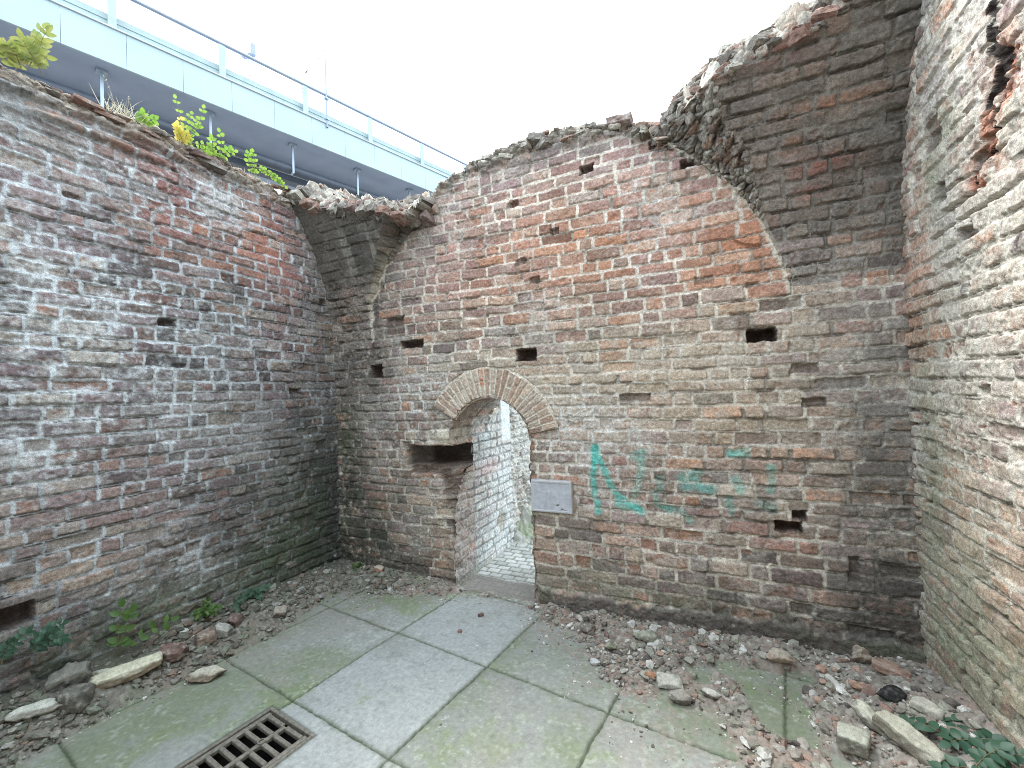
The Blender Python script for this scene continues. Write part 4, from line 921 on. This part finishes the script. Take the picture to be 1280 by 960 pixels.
def leaf_np(base, d, up, L, W, curl=.25, shape='oval'):
    d = Vector(d).normalized(); s = d.cross(Vector(up)); s = s.normalized() if s.length > 1e-4 else d.orthogonal().normalized(); n = s.cross(d)
    V = []; m = 6
    for i in range(m+1):
        u = i/m
        w = W*.5*(math.sin(math.pi*min(1, u**.8))**.75 if shape == 'oval' else (math.sin(math.pi*u**.6)**1.1))
        w = max(w, .0004)
        c = Vector(base)+d*(L*u)-n*(curl*L*u*u)
        V += [c-s*w+n*(.22*w), c, c+s*w+n*(.22*w)]
    F = []
    for i in range(m):
        for k in range(2): F.append((i*3+k, i*3+k+1, i*3+k+4, i*3+k+3))
    return np.array([v[:] for v in V]), np.array(F)
M_STEM = flat_mat('stem', (.20,.17,.09), .8, 0, 30., .3)
M_STEMR = flat_mat('pale_stem', (.33,.28,.19), .8, 0, 30., .3)
M_LBRT = leaf_mat('bright_leaf', (.15,.30,.045), (.29,.42,.08), .45)
M_LYEL = leaf_mat('yellow_leaf', (.55,.46,.06), (.62,.55,.16), .45)
M_LDRK = leaf_mat('dark_leaf', (.030,.085,.052), (.055,.125,.075), .12)
M_LMID = leaf_mat('mid_leaf', (.06,.14,.03), (.12,.22,.05), .3)
M_LOLV = leaf_mat('olive_leaf', (.20,.25,.06), (.33,.34,.11), .4)
M_DRY = leaf_mat('dry_grass', (.45,.42,.30), (.56,.53,.42), .3)
def rnd(a, b): return a+(b-a)*random.random()
def sprig(base, dirv, length, nl, leafL, leafW, stems, leaves, droop=.2, pair=True, r0=.0022, wig=.12, face=Vector((0, 0, 1)), both=None, pick=None):
    p = Vector(base); d = Vector(dirv).normalized(); pts = [p.copy()]; m = 9
    for i in range(m):
        d = (d + Vector((rnd(-wig, wig), rnd(-wig, wig), rnd(-wig, wig)-droop/m*2))).normalized(); p = p+d*(length/m); pts.append(p.copy())
    stems.append(tube_np(pts, r0, 5, r0*.4))
    for k in range(nl):
        u = .15+.85*(k+.5)/nl; i = min(int(u*m), m-1); q = pts[i].lerp(pts[i+1], u*m-i); t = (pts[i+1]-pts[i]).normalized()
        for sgn in ((-1, 1) if pair else (random.choice((-1, 1)),)):
            sd = t.cross(face); sd = sd.normalized() if sd.length > .05 else Vector((1, 0, 0))
            ld = sd*sgn + t*rnd(.2, .9) + Vector((rnd(-.3, .3), rnd(-.3, .3), rnd(-.3, .3)))
            s = rnd(.7, 1.15)
            tgt = leaves if pick is None else pick(u)
            tgt.append(leaf_np(q, ld, face+Vector((rnd(-.4, .4), rnd(-.4, .4), rnd(-.2, .2))), leafL*s, leafW*s, rnd(.05, .4)))
    leaves.append(leaf_np(pts[-1], d, face, leafL, leafW, .1))
def plant(name, label, loc, fn, stem_mat, leaf_m, cat='plant', group=None, extra=None):
    root = empty(name, loc); st, lv, ex = [], [], []
    fn(st, lv, ex)
    if st: merge('stem', st, stem_mat, root)
    if lv: merge('foliage', lv, leaf_m, root)
    if ex: merge(extra[0], ex, extra[1], root)
    tag(root, label, cat, group)
CAMV = Vector((.75, -.5, -.4))
def f(st, lv, ex):          # bushy sprout at far left on the crest
    for k in range(15): sprig((rnd(-.10, .08), rnd(-.22, .10), rnd(-.03, .02)), (rnd(.0, .6), rnd(-.5, .7), rnd(.5, 1)), rnd(.10, .24), 6, .045, .024, st, lv, .35, face=CAMV)
plant('shrub', 'olive-green leafy shrub on the wall crest at the far left', (-1.87,-1.93,3.19), f, M_STEM, M_LOLV, 'shrub')
def f(st, lv, ex):
    for k in range(60):
        a = rnd(0, 6.28); tl = rnd(.05, .13); p0 = Vector((rnd(-.03, .03), rnd(-.07, .09), 0)); d = Vector((rnd(-.5, .6), rnd(-.9, .9), 1)).normalized()
        lv.append(leaf_np(p0, d, (math.cos(a), math.sin(a), .3), tl, .0035, rnd(0, .6), 'oval'))
    for k in range(3): sprig((0, rnd(-.06, .06), 0), (rnd(-.1, .2), rnd(-.2, .5), 1), rnd(.13, .2), 5, .012, .004, st, lv, .05, r0=.0016)
plant('dry_grass', 'tuft of dry straw-coloured grass on the left wall crest', (-1.86,-1.50,3.17), f, M_STEMR, M_DRY, 'grass tuft')
def f(st, lv, ex):
    for k in range(3): sprig((rnd(-.02, .02), rnd(-.04, .04), 0), (rnd(0, .3), rnd(-.3, .5), .8), rnd(.06, .10), 3, .034, .026, st, lv, .2, face=CAMV)
plant('seedling', 'small round-leaved green sprout right beside the dry grass', (-1.84,-1.39,3.17), f, M_STEM, M_LBRT, 'plant')
def f(st, lv, ex):
    for k in range(4): sprig((rnd(-.02, .02), rnd(-.05, .05), 0), (rnd(0, .2), rnd(-.15, .25), 1), rnd(.20, .30), 5, .030, .022, st, lv, .05, face=CAMV, pick=(lambda u, k=k: ex if (k == 1 and u < .7) else lv))
    for k in range(3): sprig((rnd(-.02, .02), rnd(-.02, .08), 0), (.2, rnd(.1, .8), .5), rnd(.10, .17), 4, .028, .021, st, lv, .2, face=CAMV)
    for k in range(3): sprig((.02, rnd(-.05, .0), 0), (.1, rnd(-.1, .1), 1), rnd(.06, .12), 5, .03, .022, st, ex, .1, face=CAMV)
plant('climbing_weed', 'tall green weed with a cluster of yellow leaves on the left wall crest', (-1.84,-1.19,3.15), f, M_STEM, M_LBRT, 'plant', extra=('yellow_leaves', M_LYEL))
def f(st, lv, ex):
    for k in range(5): sprig((rnd(-.02, .02), rnd(-.05, .05), 0), (rnd(0, .3), rnd(-.5, .6), rnd(.4, 1)), rnd(.12, .21), 4, .030, .023, st, lv, .15, face=CAMV)
plant('climbing_weed', 'bright green leafy weed just right of the yellow-leaved one on the crest', (-1.84,-.99,3.14), f, M_STEM, M_LBRT, 'plant')
def f(st, lv, ex):
    for k in range(3): sprig((0, rnd(-.02, .02), 0), (.1, rnd(-.5, .1), 1), rnd(.12, .18), 4, .028, .022, st, lv, .3, face=CAMV)
    for k in range(3): sprig((0, rnd(-.02, .02), .08), (.1, rnd(.7, 1), .2), rnd(.16, .24), 5, .028, .022, st, lv, .5, face=CAMV)
plant('climbing_weed', 'arching bright green sprig drooping over the crest near the left corner', (-1.82,-.72,3.15), f, M_STEMR, M_LBRT, 'plant')
def f(st, lv, ex):
    for k in range(70):
        a = rnd(0, 6.28); p0 = Vector((rnd(-.05, .03), rnd(-.32, .45), 0)); d = Vector((rnd(-.4, .6), rnd(-.9, .9), 1)).normalized()
        lv.append(leaf_np(p0, d, (math.cos(a), math.sin(a), .3), rnd(.02, .06), .003, rnd(0, .6)))
plant('dry_grass', 'thin sparse grass blades along the crest beside the vault springing', (-1.84,-.72,3.145), f, M_STEMR, M_DRY, 'grass tuft')
def f(st, lv, ex):
    for k in range(20):
        sprig((rnd(-.05, .05), rnd(-.09, .09), rnd(-.01, .03)), (rnd(-.8, .4), rnd(-.8, .6), rnd(.1, .8)), rnd(.07, .17), 4, .044, .029, st, lv, .55, face=Vector((-.3, -.4, 1)), r0=.002)
plant('bramble', 'low dark green leafy plant in the bottom right corner by the right wall', (1.99,-.74,.12), f, M_STEM, M_LDRK, 'plant')
def f(st, lv, ex):
    for k in range(2): sprig((0, 0, 0), (.25, rnd(-.1, .2), 1), rnd(.24, .30), 3, .05, .034, st, lv, .1, face=Vector((1, -.4, .5)), pair=True, r0=.0025)
    sprig((0, .0, 0), (.35, .8, .7), .26, 4, .045, .028, st, lv, .3, face=Vector((1, -.4, .5)))
plant('weed', 'spindly weed with a few green leaves against the left wall foot', (-1.80,-1.60,.15), f, M_STEM, M_LMID, 'plant')
def f(st, lv, ex):
    for k in range(9): sprig((rnd(-.01, .02), rnd(-.04, .04), 0), (rnd(.1, .8), rnd(-.8, .8), rnd(.3, 1)), rnd(.06, .11), 5, .028, .018, st, lv, .5, face=Vector((1, -.5, .6)))
plant('weed', 'compact bright green weed at the foot of the left wall', (-1.82,-1.18,.15), f, M_STEM, M_LMID, 'plant')
def f(st, lv, ex):
    for k in range(12): sprig((rnd(-.01, .02), rnd(-.12, .12), 0), (rnd(.1, .7), rnd(-.8, .8), rnd(.2, 1)), rnd(.06, .14), 5, .026, .018, st, lv, .4, face=Vector((1, -.5, .6)))
plant('weed', 'dark dull weed low on the left wall just before the mossy corner', (-1.82,-.88,.14), f, M_STEM, M_LDRK, 'plant')
def f(st, lv, ex):
    for k in range(9): sprig((rnd(-.02, .02), rnd(-.02, .02), 0), (rnd(-.8, .8), rnd(-.9, .2), rnd(.2, .8)), rnd(.05, .10), 7, .016, .008, st, lv, .5, face=Vector((0, -.4, 1)))
plant('fern', 'small low fern in the dirt at the left end of the back wall', (-1.60,-.05,.06), f, M_STEM, M_LMID, 'fern')
def f(st, lv, ex):
    for k in range(7): sprig((rnd(-.02, .03), rnd(-.06, .06), 0), (rnd(.2, .6), rnd(-.8, .6), rnd(.3, .9)), rnd(.12, .20), 6, .035, .022, st, lv, .4, face=Vector((1, -.6, .5)))
plant('fern', 'dull grey-green fern hanging at the left edge below the wall hollow', (-1.82,-1.96,.34), f, M_STEM, M_LDRK, 'fern')
def f(st, lv, ex):
    for k in range(18): sprig((rnd(-.03, .05), rnd(-.06, .08), 0), (rnd(-.1, .8), rnd(-.7, .6), rnd(.3, 1)), rnd(.05, .13), 5, .03, .02, st, lv, .3, face=Vector((.5, -.8, .5)))
plant('weed', 'pale green weeds on the rubble seen through the doorway', (-.52,1.32,.17), f, M_STEM, M_LMID, 'plant')

# ------------------------------------------------------------------ footbridge
TH = math.radians(16.7); BD = Vector((math.sin(TH), math.cos(TH), 0)); BN = Vector((-math.cos(TH), math.sin(TH), 0))
CAM = Vector((1.18243627, -2.80796433, 1.5)); K = 13/6.
BO = CAM.copy(); BO.z = 0
def bp(k, n, z): return BO + BD*k + BN*n + Vector((0, 0, z))
M_FAS = flat_mat('pale_blue_cladding', (.37,.465,.50), .4, 0, 1.2, .05)
M_STL = flat_mat('galvanised_steel', (.32,.38,.44), .4, .5, 5., .1)
M_RAIL = flat_mat('painted_rail', (.24,.28,.35), .35, .3, 5., .1)
M_TEAL = flat_mat('pale_guard_rail', (.34,.43,.43), .45, 0, 4., .08)
M_SOF = flat_mat('soffit_grey', (.31,.36,.46), .7, 0, 1.5, .08)
M_PIPE = flat_mat('dark_pipe', (.045,.055,.075), .45, 0, 4., .15)
M_CONC = flat_mat('pale_concrete', (.45,.48,.50), .8, 0, 1.5, .1)
def bbox(k0, k1, n0, n1, z0, z1):
    P = [bp(k, n, z) for k in (k0, k1) for n in (n0, n1) for z in (z0, z1)]
    V = np.array([p[:] for p in P]); F = np.array([(0,1,3,2),(4,6,7,5),(0,4,5,1),(2,3,7,6),(0,2,6,4),(1,5,7,3)]); return V, F
def bridge():
    root = empty('footbridge', bp(0, 13, 0))
    inv = Matrix.Translation(-Vector(root.location))
    def part(name, L, mat, par=None, smooth=False):
        L = [(V-np.array(root.location[:]), F) for V, F in L]
        return merge(name, L, mat, par or root, smooth)
    tag(root, 'pale blue clad footbridge with steel railing passing above the left wall', 'bridge')
    k0, k1 = -9., 34.; zt, zb = 10.07, 9.26
    part('deck', [bbox(k0, k1, 13.03, 16.6, zb+.03, zt-.12)], M_SOF)
    part('girder', [bbox(k0, k1, 14.75, 15.1, 8.75, zb+.027)], M_PIPE)
    pw = 1.06; k = k0
    # side cladding in bays
    off = .5*K % pw
    k = k0+off
    while k < k1:
        part('fascia_panel', [bbox(k+.003, k+pw-.003, 12.97, 13.026, zb, zt)], M_FAS); k += pw
    part('ledge', [bbox(k0, k1, 12.93, 13.10, zt+.002, zt+.035)], M_CONC)
    part('handrail', [tube_np([bp(k0, 12.99, 11.0), bp(k1, 12.99, 11.0)], .045, 10)], M_RAIL, smooth=True)
    i = -4
    while True:
        kk = .64*K + i*2.155
        if kk > k1: break
        if kk > k0: part('post', [bbox(kk-.075, kk+.075, 12.97, 13.03, zt+.036, 10.96)], M_STL)
        i += 1
    for z in (10.50, 10.62, 10.74, 10.86): part('cable', [tube_np([bp(k0, 13.0, z), bp(k1, 13.0, z)], .0055, 5)], M_STL)
    part('guard_rail', [bbox(k0, k1, 13.15, 13.19, 10.22, 10.34), bbox(k0, k1, 13.13, 13.21, 10.343, 10.48)], M_TEAL)
    pp = part('pipe', [tube_np([bp(k0, 13.62, 8.55), bp(k1, 13.62, 8.55)], .15, 16)], M_PIPE, smooth=True)
    i = -4
    while True:
        kk = .57*K + i*2.12
        if kk > k1: break
        if kk > k0: part('bracket', [bbox(kk-.03, kk+.03, 13.437, 13.48, 8.44, zb-.03), bbox(kk-.10, kk+.10, 13.38, 13.56, zb-.034, zb+.026), bbox(kk-.03, kk+.03, 13.44, 13.62, 8.40, 8.44)], M_STL, pp)
        i += 1
bridge()
def flood():
    b = bp(2.02*K, 13.6, 10.1); root = empty('floodlight', b); tag(root, 'small square floodlight on a thin pole above the bridge rail', 'floodlight')
    merge('pole', [tube_np([(0, 0, 0), (0, 0, 1.3)], .018, 8)], M_STL, root)
    o = boxes_mesh('lamp_head', [((0, 0, 1.52), (.42, .14, .36), -TH+.5)], M_SOF, root, .04)
    boxes_mesh('glass', [((0, -.075, 1.52), (.34, .02, .28), -TH+.5)], flat_mat('lamp_glass', (.5,.52,.5), .15), root)
flood()
def mast():
    b = bp(2.92*K, 12.93, 9.95); root = empty('flagpole', b); tag(root, 'slim white flagpole fixed to the bridge railing', 'flagpole')
    merge('pole', [tube_np([(0, 0, 0), (0, 0, 2.55)], .030, 8, .018)], M_SOF, root)
    for zb_ in (.25, .9): boxes_mesh('bracket', [((0, 0, zb_), (.12, .12, .05))], M_STL, root)
    r2 = empty('bunting', bp(2.92*K, 12.9, 12.4)); tag(r2, 'string of dark triangular pennants hanging slanted from the flagpole', 'bunting')
    e = Vector(bp(2.60*K, 12.9, 11.2)) - Vector(r2.location); s = Vector((0, 0, 0))
    merge('cord', [tube_np([s, e*.5+Vector((0, 0, -.03)), e], .006, 5)], M_PIPE, r2)
    for t, w in ((.04, .52), (.40, .34), (.74, .26)):
        p = e*t; q = e*min(t+w*.55, 1); d = (q-p)
        lo = p + d*.6 + BD*(w*.55)*-.0 + Vector((0, 0, -w*.5)) - BD*.12
        V = []
        for nn in (-.008, .008):
            for a in (p, q, lo): V.append(tuple(a+BN*nn))
        me = bpy.data.meshes.new('pennant'); me.from_pydata(V, [], [(0,1,2),(5,4,3),(0,3,4,1),(1,4,5,2),(2,5,3,0)]); me.update(); link('pennant', me, M_PIPE, r2)
mast()

for o in list(col.objects):
    if o.parent is None and 'label' in o and not o.get('group') and not o.get('kind'):
        n = o.name.split('.')[0]
        g = {'stone': 'loose stones on the ground', 'stone_block': 'loose stones on the ground', 'mortar_slab': 'loose stones on the ground', 'broken_slab': 'loose stones on the ground',
             'brick_fragment': 'broken bricks on the ground', 'climbing_weed': 'leafy weeds on the wall crest', 'seedling': 'leafy weeds on the wall crest', 'dry_grass': 'dry grass on the wall crest',
             'weed': 'weeds at the foot of the walls', 'fern': 'ferns at the foot of the walls', 'vault_fragment': 'vault remnants in the corners', 'brick_wall': 'brick walls of the roofless room'}.get(n)
        if g: o['group'] = g
# ------------------------------------------------------------------ light
w = bpy.data.worlds.new('World'); sc.world = w; w.use_nodes = True; nt = w.node_tree; L = nt.links
for n in list(nt.nodes): nt.nodes.remove(n)
out = mk(nt, 'ShaderNodeOutputWorld'); bg = mk(nt, 'ShaderNodeBackground'); bg.inputs['Strength'].default_value = .13
SUN_EL, SUN_AZ = math.radians(58), math.radians(-62)      # azimuth measured from +y towards +x
sky = mk(nt, 'ShaderNodeTexSky', sky_type='NISHITA', sun_disc=False, sun_elevation=SUN_EL, sun_rotation=SUN_AZ, dust_density=4., air_density=1.)
tc = mk(nt, 'ShaderNodeTexCoord'); cn = mk(nt, 'ShaderNodeTexNoise', i_Scale=2.2, i_Detail=5.); L.new(tc.outputs['Generated'], cn.inputs['Vector'])
cr = mk(nt, 'ShaderNodeMapRange'); cr.inputs[1].default_value=.3; cr.inputs[2].default_value=.7; cr.inputs[3].default_value=.95; cr.inputs[4].default_value=1.1
L.new(cn.outputs['Fac'], cr.inputs[0])
cl = mk(nt, 'ShaderNodeVectorMath', operation='SCALE'); cl.inputs[0].default_value = (7.1, 8.15, 8.9); L.new(cr.outputs[0], cl.inputs['Scale'])
mx = mk(nt, 'ShaderNodeMix', data_type='RGBA'); mx.inputs[0].default_value = .85
L.new(sky.outputs[0], mx.inputs[6]); L.new(cl.outputs[0], mx.inputs[7]); L.new(mx.outputs[2], bg.inputs['Color']); L.new(bg.outputs[0], out.inputs[0])
sd = bpy.data.lights.new('sun', 'SUN'); sd.energy = 1.5; sd.angle = math.radians(22); sd.color = (1, .955, .90)
so = bpy.data.objects.new('sun', sd); col.objects.link(so)
dirv = Vector((math.sin(SUN_AZ)*math.cos(SUN_EL), math.cos(SUN_AZ)*math.cos(SUN_EL), math.sin(SUN_EL)))
so.rotation_euler = dirv.to_track_quat('Z', 'Y').to_euler()

# ------------------------------------------------------------------ camera
cd = bpy.data.cameras.new('camera'); co = bpy.data.objects.new('camera', cd); col.objects.link(co); sc.camera = co
cd.sensor_width = 36; cd.lens = 538/1280*36; cd.clip_end = 2000; cd.clip_start = .02
Rw = [[0.906088, 0.421408, -0.037668], [0.04097, 0.001221, 0.99916], [-0.4211, 0.90687, 0.016159]]          # rows: world axes of camera right, up, forward
right, upv, fwd = [Vector(r) for r in Rw]
m = Matrix((( right.x, upv.x, -fwd.x, CAM.x), (right.y, upv.y, -fwd.y, CAM.y), (right.z, upv.z, -fwd.z, CAM.z), (0, 0, 0, 1)))
co.matrix_world = m
sc.view_settings.view_transform = 'Standard'; sc.view_settings.look = 'None'; sc.view_settings.gamma = 1; sc.view_settings.use_curve_mapping = False
sc.view_settings.exposure = 1.8
sc.cycles.filter_width = .9
sc.cycles.use_adaptive_sampling = False
sc.cycles.use_denoising = True; sc.cycles.denoising_prefilter = 'NONE'; sc.cycles.denoising_input_passes = 'RGB_ALBEDO_NORMAL'; sc.cycles.max_bounces = 6; sc.cycles.diffuse_bounces = 4
